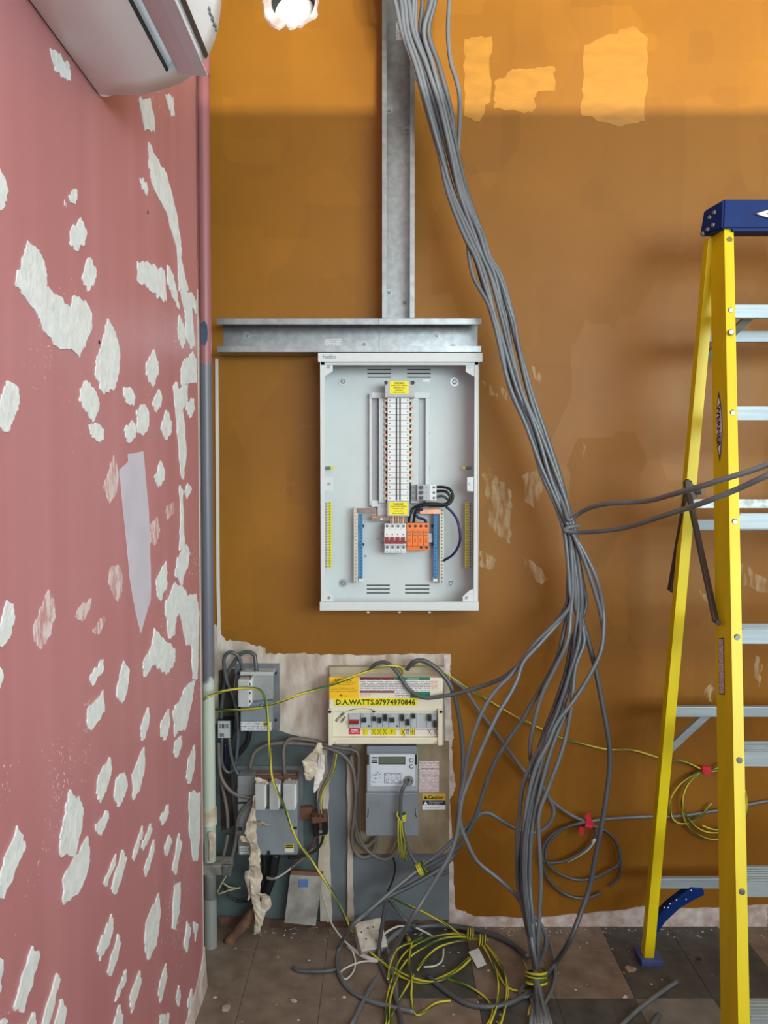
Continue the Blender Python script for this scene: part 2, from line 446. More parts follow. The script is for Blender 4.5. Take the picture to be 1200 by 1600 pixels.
def crumple(name, s, m, parent=None, seed=1, thick=0.25, d=0.1, sides=8):
    """crumpled sheet hanging along a path: 'u,v,width_px[,d]'"""
    rnd = random.Random(seed); rows = []
    items = [list(map(float, t.split(','))) for t in s.split()]
    pts = resample([Vector((it[0], it[1], it[3] if len(it) > 3 else d)) for it in items], 3)
    wid = resample([Vector((it[2], 0, 0)) for it in items], 3)
    vs, fs = [], []
    for p, w in zip(pts, wid):
        ww = M_(max(w.x, 1.5)/2, p.z)
        c = P(p.x, p.y, p.z)
        for k in range(sides):
            a = 2*math.pi*k/sides
            q = c + Vector((math.cos(a)*ww*rnd.uniform(.75, 1.15), math.sin(a)*ww*thick*rnd.uniform(.2, 1.6)-ww*thick, rnd.uniform(-.5, .5)*ww*.5))
            vs.append(q)
    n = len(pts)
    for i in range(n-1):
        for k in range(sides):
            a = i*sides+k; b = i*sides+(k+1) % sides
            fs.append((a, b, b+sides, a+sides))
    fs.append(tuple(range(sides))[::-1]); fs.append(tuple(range(len(vs)-sides, len(vs))))
    return link_mesh(name, vs, fs, m, parent)

# ------------------------------------------------------------------ the room
ZC = 3.45; YF = -6.0; XR = 4.6
XREC = XL - 0.045            # back of the pipe recess
# back wall with a core-drilled hole (front face built around the hole)
hc = P(458, 3, 0); HR = M_(33)
def back_wall():
    bm = bmesh.new()
    x0, x1, z0, z1 = XREC-0.1, XR, 0.0, ZC
    a = 0.11
    def quad(xa, xb, za, zb):
        bm.faces.new([bm.verts.new(p) for p in ((xa, 0, za), (xb, 0, za), (xb, 0, zb), (xa, 0, zb))])
    quad(x0, hc.x-a, z0, z1); quad(hc.x+a, x1, z0, z1); quad(hc.x-a, hc.x+a, z0, hc.z-a); quad(hc.x-a, hc.x+a, hc.z+a, z1)
    n = 32; ring = []; sq = []; deep = []
    for i in range(n):
        t = 2*math.pi*i/n; c, s = math.cos(t), math.sin(t); k = max(abs(c), abs(s))
        ring.append(bm.verts.new((hc.x+HR*c, 0, hc.z+HR*s))); sq.append(bm.verts.new((hc.x+a*c/k, 0, hc.z+a*s/k)))
        deep.append(bm.verts.new((hc.x+HR*c, 0.22, hc.z+HR*s)))
    for i in range(n):
        j = (i+1) % n
        bm.faces.new((ring[i], ring[j], sq[j], sq[i]))
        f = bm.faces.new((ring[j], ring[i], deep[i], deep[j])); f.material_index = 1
    bmesh.ops.remove_doubles(bm, verts=bm.verts, dist=0.0004)
    return bm
WALLB = struct(link_bm('wall_back', back_wall(), [OCHRE, HOLE_DARK]))
for p in WALLB.data.polygons: pass
WALLL = struct(box('wall_left', (XL-0.14, -7.2, 0), (XL, -0.317, ZC), PINK, bev=0))
RECM = mat('recess_plaster', (150, 138, 128), 0.85, vary=0.2, scale=12)
struct(box('trim_1', (XREC-0.1, -0.317, 0), (XREC, 0.0, ZC), RECM, bev=0))
FLOORB = struct(box('floor', (-1.2, -7.2, -0.05), (XR, 0.1, -0.004), FLOORGLUE, bev=0))
struct(box('ceiling', (-1.2, -7.2, ZC), (XR+.1, 0.1, ZC+0.05), CEIL, bev=0))
struct(box('wall_right', (XR, -7.2, 0), (XR+.1, 0.1, ZC), SHOPW, bev=0))
# shop front behind the camera: sill wall, head, glazing bars
def front_wall():
    bm = bmesh.new()
    add_box(bm, (-1.2, YF-0.12, 0), (XR, YF, 0.901))
    add_box(bm, (-1.2, YF-0.12, 2.95), (XR, YF, ZC))
    return bm
b_ = front_wall(); o_ = link_bm('wall_front', b_, SHOPW); struct(o_)

# floor tiles
TA = mat('tile_brown', (138, 122, 108), 0.5, scale=14, rgb2=(110, 96, 84), detail=8)
TB = mat('tile_black', (62, 62, 62), 0.5, scale=18, rgb2=(84, 82, 78), detail=8)
TCm = mat('tile_grey', (126, 120, 112), 0.5, scale=14, rgb2=(102, 98, 92), detail=8)
TS = 0.2286; TX0 = 0.73; TY0 = -0.367
tile_me = {}
def tile(c, r, m):
    x0 = TX0 + c*TS; y1 = TY0 + (2-r)*TS - TS   # row 0/1 next to the wall
    y0 = y1 - TS
    g = 0.0006
    key = m.name
    if key not in tile_me:
        bm = bmesh.new(); add_box(bm, (g, g, -0.004), (TS-g, TS-g, 0.0), 0.0008)
        bmesh.ops.recalc_face_normals(bm, faces=bm.faces)
        me = bpy.data.meshes.new('tile'); bm.to_mesh(me); bm.free(); me.materials.append(m); tile_me[key] = me
    o = bpy.data.objects.new('tile', tile_me[key]); COL.objects.link(o); o.parent = FLOORB
    o.location = (x0, y0, random.uniform(0, .0006))
for c in range(-6, 4):
    for r in range(-1, 5):
        if r < 1: m = TB if c in (0, 1, -3) else TA
        else: m = {0: TCm, 1: TB, -1: TB, -2: TB, -3: TA, -4: TA, 2: TCm}.get(c, TA)
        x0 = TX0+c*TS
        y1 = TY0+(1-r)*TS
        if x0+TS < XL-0.02: continue
        tile(c, r, m)

# patches of bare plaster, boards and paint on the back wall
def wpatch(name, px, d, m, amp=0.006, sub=6, seed=0, th=0.002, parent=WALLB):
    pts = ragged([P(u, v, d) for u, v in px], amp, sub, seed)
    return prism(name, pts, (0, min(th, d), 0), m, parent)
wpatch('bare_plaster', [(337,975),(352,1000),(380,1003),(414,1012),(416,1022),(470,1021),(520,1023),(620,1022),(704,1022),(703,1060),(704,1160),(703,1250),(705,1330),(706,1445),(318,1450),(318,975)], 0.003, BARE, 0.004, 8, 1)
wpatch('plaster_edge', [(693,1024),(704,1022),(703,1085),(709,1150),(706,1170),(712,1230),(703,1250),(706,1330),(712,1420),(745,1433),(840,1434),(960,1424),(1010,1416),(1075,1420),(1200,1414),(1200,1450),(700,1450),(700,1330),(695,1200)], 0.006, RIM, 0.003, 9, 2, 0.004)
wpatch('dark_paint', [(318,1128),(370,1140),(440,1142),(500,1162),(505,1300),(500,1444),(318,1446)], 0.006, TEAL, 0.004, 7, 3)
wpatch('stain_and_shadow', [(342,1048),(366,1045),(366,1130),(360,1200),(366,1290),(346,1300)], 0.0075, mat('stain_shadow_paint', (74, 58, 50), .85, scale=12, rgb2=(26, 24, 24)), 0.003, 6, 4)  # brown stain, its colour blackened for the shadow between pipe and cut-out
wpatch('slate_panel', [(512,1170),(546,1170),(546,1442),(515,1442)], 0.006, SLATE, 0.0015, 5, 5, .004)
wpatch('slate_panel', [(549,1325),(702,1325),(702,1442),(549,1442)], 0.008, SLATE, 0.0015, 5, 6, .006)
pprism('backing_board', [(549,1160),(702,1160),(702,1334),(549,1334)], 0.002, 0.02, HARDB, WALLB, 0.001)
wpatch('batten', [(494,1160),(512,1165),(514,1300),(519,1440),(500,1440),(497,1300)], 0.018, BATTEN, 0.003, 8, 7, .016)
wpatch('batten', [(541,1185),(551,1190),(551,1330),(553,1440),(542,1440),(544,1300)], 0.022, BATTEN, 0.002, 8, 8, .020)
wpatch('base_dust', [(342,1432),(420,1436),(500,1440),(600,1440),(700,1438),(700,1452),(342,1454)], 0.012, BRICKRED, 0.003, 10, 9, .01)
# plaster rim round the core hole
rim = []
rr = random.Random(3)
def ring_geo():
    vs, fs = [], []; n = 40
    for i in range(n):
        t = 2*math.pi*i/n; c, s = math.cos(t), math.sin(t)
        ro = HR*(1.2+rr.uniform(-.05, .1)); 
        if 2.9 < t < 4.3: ro = HR*(1.42+rr.uniform(-.1, .12))
        vs += [Vector((hc.x+HR*c, -.001, hc.z+HR*s)), Vector((hc.x+HR*1.02*c, -.007, hc.z+HR*1.02*s)), Vector((hc.x+ro*.95*c, -.006-rr.uniform(0, .003), hc.z+ro*.95*s)), Vector((hc.x+ro*c, -.0005, hc.z+ro*s))]
    for i in range(n):
        j = (i+1) % n
        for k in range(3): fs.append((i*4+k, i*4+k+1, j*4+k+1, j*4+k))
    return vs, fs
v_, f_ = ring_geo(); link_mesh('hole_rim', v_, f_, RIM, WALLB)
disc('hole_plug', (hc.x, 0.075, hc.z), (0, 1, 0), HR*.995, 0.02, mat('white_foam', (244, 246, 246), .8, vary=.03, scale=60, bump=.6), WALLB, 28)
# unseen screen added behind the camera to darken the lower back wall
struct(box('wall_shade_screen', (-0.4, -3.75, 0), (XR, -3.65, 1.22), SHOPW, bev=0))
# fresher strokes of the same paint, their sheen painted in as lighter ochre
FRESH = mat('fresh_ochre_sheen', (166, 113, 25), .45, vary=.08, scale=14, stretch=(1, 1, 3))
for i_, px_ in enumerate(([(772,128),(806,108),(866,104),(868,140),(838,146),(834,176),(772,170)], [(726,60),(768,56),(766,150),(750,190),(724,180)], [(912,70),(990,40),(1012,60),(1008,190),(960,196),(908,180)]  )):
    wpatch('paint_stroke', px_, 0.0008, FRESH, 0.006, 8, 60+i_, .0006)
# pale sanding scuffs on the ochre paint
def scuff_mat():
    m = bpy.data.materials.new('sanded_paint'); m.use_nodes = True
    nt = m.node_tree; b = nt.nodes['Principled BSDF']; L = nt.links.new; N = nt.nodes.new
    tc = N('ShaderNodeTexCoord'); mp = N('ShaderNodeMapping'); mp.inputs['Rotation'].default_value = (0, -.5, 0); mp.inputs['Scale'].default_value = (3, 1, .7)
    L(tc.outputs['Object'], mp.inputs[0])
    n = N('ShaderNodeTexNoise'); n.inputs['Scale'].default_value = 22; n.inputs['Detail'].default_value = 6; L(mp.outputs[0], n.inputs[0])
    r = N('ShaderNodeMapRange'); r.inputs[1].default_value = .4; r.inputs[2].default_value = .75; r.inputs[3].default_value = 0; r.inputs[4].default_value = .5
    L(n.outputs['Fac'], r.inputs[0]); L(r.outputs[0], b.inputs['Alpha'])
    b.inputs['Base Color'].default_value = (*lin((222, 196, 154)), 1); b.inputs['Roughness'].default_value = .8
    return m
SCUFF = scuff_mat()
for i, px in enumerate([
    [(752,742),(765,730),(790,770),(799,815),(797,850),(780,838),(764,822),(764,780)],
    [(815,742),(838,735),(848,770),(834,795),(818,782)],
    [(752,595),(765,600),(778,620),(765,618)], [(818,868),(835,880),(858,905),(846,914),(828,898)],
    [(750,860),(775,875),(770,890),(750,885)], [(1150,870),(1175,892),(1200,905),(1200,925),(1160,915)],
    [(1085,920),(1105,930),(1118,945),(1100,938)], [(1180,1020),(1192,1040),(1186,1075),(1178,1050)],
    [(830,570),(845,585),(846,600),(835,590)], [(910,690),(916,700),(916,725),(912,720)], [(1100,1085),(1114,1060),(1114,1100)],
    [(780,600),(792,615),(792,626),(784,616)], [(770,755),(790,752),(802,790),(800,800)]]):
    wpatch('scuff_mark', px, 0.0012, SCUFF, 0.008, 5, 20+i, .001)

# filler patches on the pink wall
FP = """79,76 87,80 109,102 111,125 99,121 87,111;217,154 235,153 242,190 242,206 227,204 223,187;259,148 271,152 273,181 268,182
233,222 246,248 261,271 276,330 283,379 284,408 295,455 280,455 277,388 260,330 239,289 233,257;219,277 229,284 232,297 230,305 223,296
-5,258 9,280 14,300 6,324 -5,336;108,305 121,297 121,312 117,319 111,316;111,362 127,340 136,362 133,379 121,392 110,382;141,402 151,423 149,440 138,455 128,434
44,376 58,388 70,408 74,430 73,447 88,460 108,478 112,483 114,465 134,469 144,490 143,516 137,530 125,559 117,551 88,539 70,519 61,492 52,481 38,463 25,443 28,430 40,395
215,408 233,411 257,423 261,470 254,470 239,458 228,446 216,440;262,414 271,428 276,452 281,484 270,464 262,440
283,455 300,457 307,470 307,490 300,480 303,520 305,540 298,545 292,530 290,490 285,470;281,492 289,513 290,533 286,545 280,530 278,513
302,548 307,562 308,597 297,600 284,603 283,580 289,560 295,560;271,603 277,597 281,612 287,600 294,603 293,627 286,641 292,702 287,750 284,746 278,682 275,638
293,627 303,622 305,641 297,654 291,641;169,498 181,519 187,542 187,577 179,609 172,608 163,618 149,586 152,562 160,536
13,594 29,606 31,630 23,656 12,675 -3,668 -3,640 6,615;136,593 149,609 156,630 146,659 137,644 125,627 128,606;140,664 152,663 163,670 162,688 150,688 143,679
240,546 248,565 248,586 239,605 229,586 229,568;194,603 207,609 212,621 210,632 200,631 194,618;249,608 254,621 252,632 245,645 239,632 242,621
214,641 227,631 233,644 233,667 225,679 216,676;195,673 207,656 213,667 211,685 201,692;261,640 269,659 268,676 259,688 252,667
252,720 258,737 257,749 248,762 242,746;294,755 300,764 293,780 289,769;281,759 286,764 287,804 289,860 281,860 283,804
292,851 297,863 294,886 288,900 285,915 274,900 278,870;260,877 262,912 252,938 246,930 245,906;12,938 22,944 23,970 15,997 4,1011 -3,1005 1,979
274,909 287,918 294,930 307,928 312,959 310,1002 309,1061 302,1061 300,1008 292,1008 281,956 276,967 273,994 264,998 259,944
242,981 257,1000 274,1014 274,1034 264,1052 254,1050 243,1039 239,1039 226,1058 224,1037 237,1011;162,1030 162,1049 146,1071 141,1058 147,1048
194,1032 203,1046 201,1067 198,1084 191,1100 183,1087 188,1055;162,1078 164,1113 143,1141 138,1134 138,1107;-4,1034 6,1055 1,1075 -4,1080
305,1062 300,1099 289,1142 281,1140 274,1151 271,1110 284,1090 289,1075;232,1105 235,1119 227,1154 222,1157 221,1137;264,1107 266,1128 260,1156 252,1151 252,1131
283,1150 285,1163 277,1185 272,1177 274,1160;305,1163 305,1198 297,1226 292,1215 295,1186;172,1183 175,1204 170,1225 158,1255 152,1240 155,1210
195,1206 200,1227 196,1242 187,1260 179,1245 182,1220;226,1167 226,1207 217,1237 209,1250 207,1210;111,1233 125,1249 131,1267 128,1296 117,1337 95,1334 95,1310 101,1278
137,1307 141,1345 134,1372 125,1392 101,1414 99,1375;28,1290 41,1324 29,1351 7,1404 -3,1398 3,1363;169,1267 171,1278 159,1305 150,1296 150,1287
264,1256 264,1270 254,1290 251,1278;223,1290 224,1302 210,1345 208,1340;236,1286 239,1299 225,1329 222,1322;241,1312 242,1328 229,1370 226,1360
265,1303 270,1316 260,1338 258,1325;280,1303 285,1316 276,1366 270,1360;297,1237 313,1237 313,1307 309,1345 303,1345 296,1296;182,1334 181,1351 166,1386 163,1380
192,1328 199,1342 192,1366 181,1398 175,1389;249,1395 251,1430 245,1477 232,1500 227,1474 229,1442;283,1377 281,1424 274,1453 270,1450 273,1383
175,1428 178,1450 172,1474 157,1501 153,1482;185,1459 190,1474 181,1506 174,1525 169,1517;293,1439 299,1450 293,1488 288,1479;303,1441 310,1444 306,1471
52,1479 63,1491 58,1512 38,1583 23,1573;90,1520 95,1529 76,1602 66,1605;96,1561 105,1576 100,1605 87,1605;198,1514 198,1532 181,1565 187,1541
219,1517 221,1538 206,1584 204,1558;260,1506 262,1526 251,1567 248,1547;280,1540 283,1555 280,1573 276,1561;300,1544 302,1561 297,1587 294,1567
187,1570 193,1587 191,1605 178,1605;-4,1495 5,1500 2,1549 -4,1555;54,1580 57,1605 44,1605;9,1590 13,1596 6,1605 -4,1605;251,1587 265,1583 264,1605 251,1605"""
FT = """178,711 187,740 184,761 172,787 162,764 168,740;261,790 271,785 273,799 262,812 259,801;246,807 251,831 242,852 235,845 236,819
172,889 187,884 191,897 191,924 184,941 178,930 170,912;76,921 85,938 88,965 82,972 79,994 64,1014 54,1002 52,979 64,950
143,934 141,953 128,972 117,964 125,947;163,962 166,970 157,988 149,992 144,985;101,312 104,318 104,326 101,322"""
def lpatch(name, poly, m, off, seed, amp=.005):
    px = [tuple(map(float, q.split(','))) for q in poly.split()]
    pts = ragged([PL(u, v, off) for u, v in px], amp, 6, seed)
    pts = [p if p.y < -0.319 else Vector((p.x, -0.319, p.z)) for p in pts]
    pts = [p if p.z > 0.002 else Vector((p.x, p.y, 0.002)) for p in pts]
    return prism(name, pts, (-off*0.98, 0, 0), m, WALLL)
k = 0
for chunk in FP.replace('\n', ';').split(';'):
    k += 1; lpatch('filler_patch', chunk, PLASTER, 0.0016+0.00002*k, k)
for chunk in FT.replace('\n', ';').split(';'):
    k += 1; lpatch('thin_filler_patch', chunk, PLASTER_THIN, 0.0009, k)
lpatch('primer_stripe', '200,710 224,705 233,800 236,900 236,935 220,990 208,935 203,900 187,735 201,720', LILAC, 0.0007, 99, .0015)
# screw holes in the pink wall
for u, v in ((231, 332), (155, 535)):
    disc('screw_hole', PL(u, v, 0.0003), (1, 0, 0), 0.004, 0.0008, HOLE_DARK, WALLL, 8)
# corner bead and cover strips at the end of the pink wall
CB = bands_mat('corner_bead_paint', [(0, (206, 200, 190)), (1.62, (196, 190, 178)), (2.12, (150, 100, 98)), (2.2, (132, 84, 82))], .5)
struct(box('trim_2', (XL-0.012, -0.3168, 0.0), (XL+0.0015, -0.3125, ZC), CB, bev=0))
CS = bands_mat('strip_paint', [(0, (150, 146, 138)), (1.55, (180, 176, 166)), (2.05, (150, 104, 98)), (2.2, (140, 92, 88))], .5)
struct(box('trim_3', (XL-0.035, -0.306, 0.42), (XL-0.003, -0.279, ZC), CS, bev=.002))
EDGE = bands_mat('wall_edge_paint', [(0, (206, 200, 192)), (1.8, (200, 190, 182)), (2.6, (196, 180, 170))], .7)
pprism('plaster_edge', ragged_px := [(336,560),(341,560),(343,900),(345,1000),(340,1010),(338,900)], 0.001, 0.005, EDGE, WALLB)
# rough plaster base bulging out at the foot of the pink wall
def foot_bead():
    rows = []
    ys = [-0.312, -0.325, -0.35, -0.40, -0.46, -0.55, -0.7, -0.9]
    hs = [0.12, 0.10, 0.08, 0.06, 0.045, 0.035, 0.03, 0.03]
    vs, fs = [], []
    r2 = random.Random(5)
    for y, h in zip(ys, hs):
        b = .010+r2.uniform(-.002, .003)
        vs += [Vector((XL-.001, y, 0)), Vector((XL+b, y, 0)), Vector((XL+b*.7, y, h*.4)), Vector((XL+.004, y, h)), Vector((XL-.001, y, h))]
    for i in range(len(ys)-1):
        for k in range(4):
            fs.append((i*5+k, i*5+k+1, i*5+6+k, i*5+5+k))
    fs.append((4, 3, 2, 1, 0)); n = len(vs); fs.append((n-5, n-4, n-3, n-2, n-1))
    return vs, fs
v_, f_ = foot_bead(); struct(link_mesh('baseboard_left', v_, f_, RIM))
# ------------------------------------------------------------------ pipe in the recess
xp = -0.560; yp = -0.118
PIPEM = bands_mat('pipe_paint', [(0, (150, 152, 150)), (0.30, (196, 204, 192)), (0.92, (108, 107, 118)), (1.92, (158, 100, 104))], .4, .05)
t = thing('pipe', 'painted vertical pipe in the corner, pink above and chalky green below', 'pipe', (xp, yp, 0))
rp = M_(9.6, .118)
disc('pipe_foot', (xp, yp, .001), (0, 0, 1), rp*1.08, .16, PIPEM, t, 14, rp*1.02)
tube('pipe_run', [(xp, yp, .14), (xp, yp, 1.2), (xp, yp, 2.2), (xp, yp, 2.80)], rp, PIPEM, t, 16, 3)
tube('pipe_elbow', [(xp, yp, 2.76), (xp, yp, 2.82), (xp-.004, yp-.006, 2.90), (xp-.02, yp-.03, 2.97)], rp*1.12, PIPEM, t, 16, 5)
for z, cmat in ((P(330, 1278, .118).z, TORN),):
    disc('paper_wrap', (xp, yp, z-.02), (0, 0, 1), rp*1.22, .055, cmat, t, 14, rp*1.15)
zc = P(330, 1352, .118).z
cl = box('pipe_clamp', (xp-.03, yp-.034, zc-.016), (xp+.07, yp+.03, zc+.016), mat('dirty_clamp', (140, 134, 128), .7, vary=.25, scale=40), t, .004)
box('clamp_terminal', (xp+.05, yp-.045, zc-.014), (xp+.075, yp-.034, zc+.022), ZINC, t, .002)
crumple('plaster_smear', '331,1300,12,.150 332,1325,10,.150 329,1345,5,.145', TORN, t, 4, .2)
MOTT = mat('blue_paint_blot', (64, 82, 108), .5, vary=.2, scale=40)
pts_blot = ragged([Vector((xp+rp*math.sin(a)*.55, yp-rp*1.02, P(330, 520, .118).z+.035*math.cos(a)*(1.3 if math.cos(a) < 0 else 1))) for a in [i*math.pi/5 for i in range(10)]], .004, 3, 8)
prism('paint_blot', pts_blot, (0, .012, 0), MOTT, t)
# ------------------------------------------------------------------ air conditioner on the pink wall
y_far = PL(155, 150).y; z_low = PL(155, 150).z
ac = thing('air_conditioner', 'white wall-mounted air conditioner with open louvre high on the pink wall', 'air conditioner', (XL, y_far, z_low))
L_AC = 0.88
prof0 = [(0, 0), (.03, -.004), (.068, -.004), (.10, .000), (.128, .008), (.155, .018), (.178, .032), (.197, .052), (.213, .08), (.225, .115), (.232, .16), (.236, .21), (.235, .26), (.22, .285), (.18, .295), (0, .295)]
prof = [(p.x, p.y) for p in resample([Vector((a, b, 0)) for a, b in prof0], 2)]
def acp(x, z, y): return Vector((XL+0.002+x, y_far-y, z_low+z))
# shell: louvre opening cut between profile stations 5..9, leaving end caps
def ac_shell():
    vs, fs = [], []
    ysn = [0, .012, .06, L_AC-.05, L_AC-.012, L_AC]
    n = len(prof)
    for j, y in enumerate(ysn):
        k = .93 if j in (0, len(ysn)-1) else 1.0
        for x, z in prof:
            zz = z if z > .2 else .2-(.2-z)*(k if x > .02 else 1)
            vs.append(acp(x*k, zz, y))
    for j in range(len(ysn)-1):
        for i in range(n-1):
            if j == 2 and 9 <= i <= 13: continue          # opening
            fs.append((j*n+i, j*n+i+1, (j+1)*n+i+1, (j+1)*n+i))
    fs.append(tuple(range(n))); fs.append(tuple(range(len(vs)-n, len(vs)))[::-1])
    return vs, fs
v_, f_ = ac_shell(); sh = link_mesh('casing', v_, f_, ACW, ac, True)
for p_ in sh.data.polygons:
    if len(p_.vertices) > 4 or abs(p_.normal.y) > .9: p_.use_smooth = False
# dark throat behind the opening
pr = [(.155, .018), (.145, .06), (.18, .10), (.205, .105), (.213, .08)]
prism('air_throat', [acp(x, z, .058) for x, z in [(.139, .0135), (.128, .04), (.135, .09), (.17, .11), (.20, .10), (.2, .056), (.192, .056), (.18, .085), (.155, .08), (.143, .05), (.145, .016)]], (0, -(L_AC-.116), 0), ACD, ac)
# open louvre hinged along the lower edge of the outlet, the vane behind it, and the rails of the upper slot
prism('louvre_flap', [acp(x, z, .045) for x, z in [(.158, .021), (.172, .0165), (.192, .0135), (.213, .0135), (.213, .016), (.193, .0165), (.174, .0195), (.159, .024)]], (0, -(L_AC-.09), 0), ACG, ac)
prism('vane', [acp(x, z, .062) for x, z in [(.1465, .018), (.151, .03), (.154, .05), (.151, .05), (.148, .033), (.1435, .02)]], (0, -(L_AC-.12), 0), mat('ac_vane', (196, 210, 220), .4, vary=.03, scale=8), ac)
prism('slot_rail', [acp(x, z, .062) for x, z in [(.180, .056), (.190, .059), (.190, .064), (.180, .061)]], (0, -(L_AC-.12), 0), GREYP, ac)
prism('slot_trim', [acp(x, z, .02) for x, z in [(.2035, .0585), (.2075, .066), (.2090, .0655), (.2050, .0575)]], (0, -(L_AC-.04), 0), DARKSTEEL, ac)
# back gasket along the wall
box('wall_bracket', (XL+.0005, y_far-.02, z_low+.002), (XL+.006, y_far-L_AC+.02, z_low+.29), BLACK, ac)
# small illegible grey maker's lettering on the front panel
def ac_letters():
    bm = bmesh.new(); r3 = random.Random(2)
    for i in range(8):
        y = .022+i*.0085
        add_box(bm, acp(.2215, .106+(i % 2)*.002, y), acp(.2258, .116-(i % 3)*.002, y+.0045))
    return bm
link_bm('maker_lettering', ac_letters(), GREYINK, ac, kind='stuff')
# ------------------------------------------------------------------ galvanised trunking
def channel(name, origin, along, out, side, wid, dep, lip, length, m, parent, th=.0016):
    """C-channel: origin at the middle of the back; wid across, dep outwards, in-turned lips"""
    o = Vector(origin); w = wid/2
    prof2 = [(-w, 0), (-w, dep), (-w+lip, dep), (-w+lip, dep-th*2), (-w+th, dep-th*2), (-w+th, th), (w-th, th), (w-th, dep-th*2), (w-lip, dep-th*2), (w-lip, dep), (w, dep), (w, 0)]
    return prism(name, [o+Vector(side)*a+Vector(out)*b for a, b in prof2], Vector(along)*length, m, parent)
d_tr = 0.10
hL, hR = P(339, 520, d_tr), P(752, 520, d_tr)
zt, zb = P(600, 497.5, d_tr).z, P(600, 550, d_tr).z
hseam = P(592, 520, d_tr).x
OUT = (0, -1, 0)
for i, (xa, xb, lb) in enumerate(((max(hL.x, XREC+.006), hseam-.0008, 'left length of horizontal galvanised cable trunking running to the corner pipe'), (hseam+.0008, hR.x, 'short right length of horizontal galvanised trunking sitting above the white distribution board'))):
    t = thing('cable_trunking', lb, 'trunking', (xa, 0, (zt+zb)/2))
    channel('channel', (xa, -.0006, (zt+zb)/2), (1, 0, 0), OUT, (0, 0, 1), zt-zb, d_tr, M_(9, d_tr), xb-xa, GALV, t)
    for (u, v) in (((386, 524),) if i == 0 else ((682, 524), (708, 541))) + (((569, 538),) if i == 0 else ()):
        c = P(u, v, .003); s = disc('washer', (c.x, -.0022, c.z), (0, -1, 0), .0115, .002, GALV_LIP, t, 16)
        disc('screw_head', (c.x, -.0042, c.z), (0, -1, 0), .0055, .003, ZINC, s, 10, .004)
    if i == 0:
        st_ = pbox('product_label', 507, 529, 535, 543, .0026, .0032, print_mat('label_small', (232, 232, 230), (40, 40, 42), .006, word=300, cut=.5), t, 0)
# vertical trunking, butted on top
zv0 = zt+.001
vc = P(622.5, 300, d_tr)
t = thing('cable_trunking', 'tall vertical galvanised trunking channel rising behind the bundle of cables', 'trunking', (vc.x, 0, zv0))
wv = M_(50, d_tr)
channel('channel', (vc.x, -.0006, zv0), (0, 0, 1), OUT, (1, 0, 0), wv, d_tr, M_(7, d_tr), ZC-zv0-.002, GALV, t)
for u, v in ((608, 173), (636, 203), (608, 457), (632, 472)):
    c = P(u, v, .003); s = disc('washer', (c.x, -.0022, c.z), (0, -1, 0), .0115, .002, GALV_LIP, t, 16)
    disc('screw_head', (c.x, -.0042, c.z), (0, -1, 0), .0055, .003, ZINC, s, 10, .004)
pbox('product_label', 619, 33, 632, 63, .0026, .0032, print_mat('label_small', (232, 232, 230), (40, 40, 42), .006), t, 0)
# ------------------------------------------------------------------ three-phase distribution board
DB = 0.128
b0, b1 = P(500, 552, DB), P(747, 953, DB)
bx0, bx1, bz1, bz0 = b0.x, b1.x, b0.z, b1.z
brd = thing('distribution_board', 'open white three-phase distribution board on the ochre wall, cover removed', 'distribution board', ((bx0+bx1)/2, 0, bz0))
T = .0016
def tray():
    bm = bmesh.new(); add_box(bm, (bx0, -.006, bz0), (bx1, -.004, bz1)); return bm
link_bm('back_plate', tray(), BOARDIN, brd)
box('side_wall', (bx0, -.004, bz0), (bx0+T*1.5, -DB, bz1), BOARDW, brd, .0005)
box('side_wall', (bx1-T*1.5, -.004, bz0), (bx1, -DB, bz1), BOARDW, brd, .0005)
ex = M_(3, DB)
box('top_wall', (bx0-ex, -.004, bz1-T), (bx1+ex*1.6, -DB-.006, bz1+.0005), BOARDW, brd, .0005)
box('top_rim', (bx0-ex, -DB-.008, bz1-M_(14, DB)), (bx1+ex*1.6, -DB+.004, bz1+.0005), BOARDW, brd, .002)
box('bottom_wall', (bx0-ex*.5, -.004, bz0), (bx1, -DB-.006, bz0+T), BOARDW, brd, .0005)
box('bottom_rim', (bx0-ex*.5, -DB-.008, bz0-.001), (bx1+.001, -DB+.004, bz0+M_(13, DB)), BOARDW, brd, .002)
zz0, zz1 = bz0+M_(13, DB), bz1-M_(14, DB)
box('rim_strip', (bx0+T*1.6, -DB+.002, zz1-M_(4, DB)), (bx1-T*1.6, -DB+.0035, zz1), BOARDW, brd, .0003)
for s in (0, 1):
    xa, xb = (bx0+T*1.6, bx0+M_(7, DB)) if s == 0 else (bx1-M_(7, DB), bx1-T*1.6)
    box('rim_strip', (xa, -DB+.002, zz0), (xb, -DB+.0035, zz1), BOARDW, brd, .0003)
dtab = DB-.004
def tab(px, u, v):
    o = pprism('fixing_tab', px, dtab-.0012, dtab, BOARDW, brd)
    c = P(u, v, dtab); disc('tab_screw', c, (0, -1, 0), .005, .003, ZINC, o, 10, .004)
tab([(504,565),(520,565),(520,580),(504,590)], 513, 573)
tab([(728,565),(744,565),(744,590),(728,581)], 733, 573)
tab([(507,745),(521,745),(521,767),(507,767)], 514, 756)
tab([(730,746),(740,745),(740,768),(730,767)], 735, 756)
tab([(505,920),(512,923),(521,931),(521,942),(505,942)], 514, 934)
tab([(723,932),(733,923),(742,919),(742,942),(723,942)], 729, 934)
# ventilation slots
for (u0, u1, vs_) in ((574, 611, (577.5, 583.5, 589.5)), (636, 673, (577.5, 583.5, 589.5)), (573, 609, (914.5, 920.5, 926.5)), (633, 671, (914.5, 920.5, 926.5))):
    for v in vs_:
        pbox('vent_slot', u0, v-.9, u1, v+.9, .0055, .0066, HOLE_DARK, brd, 0)
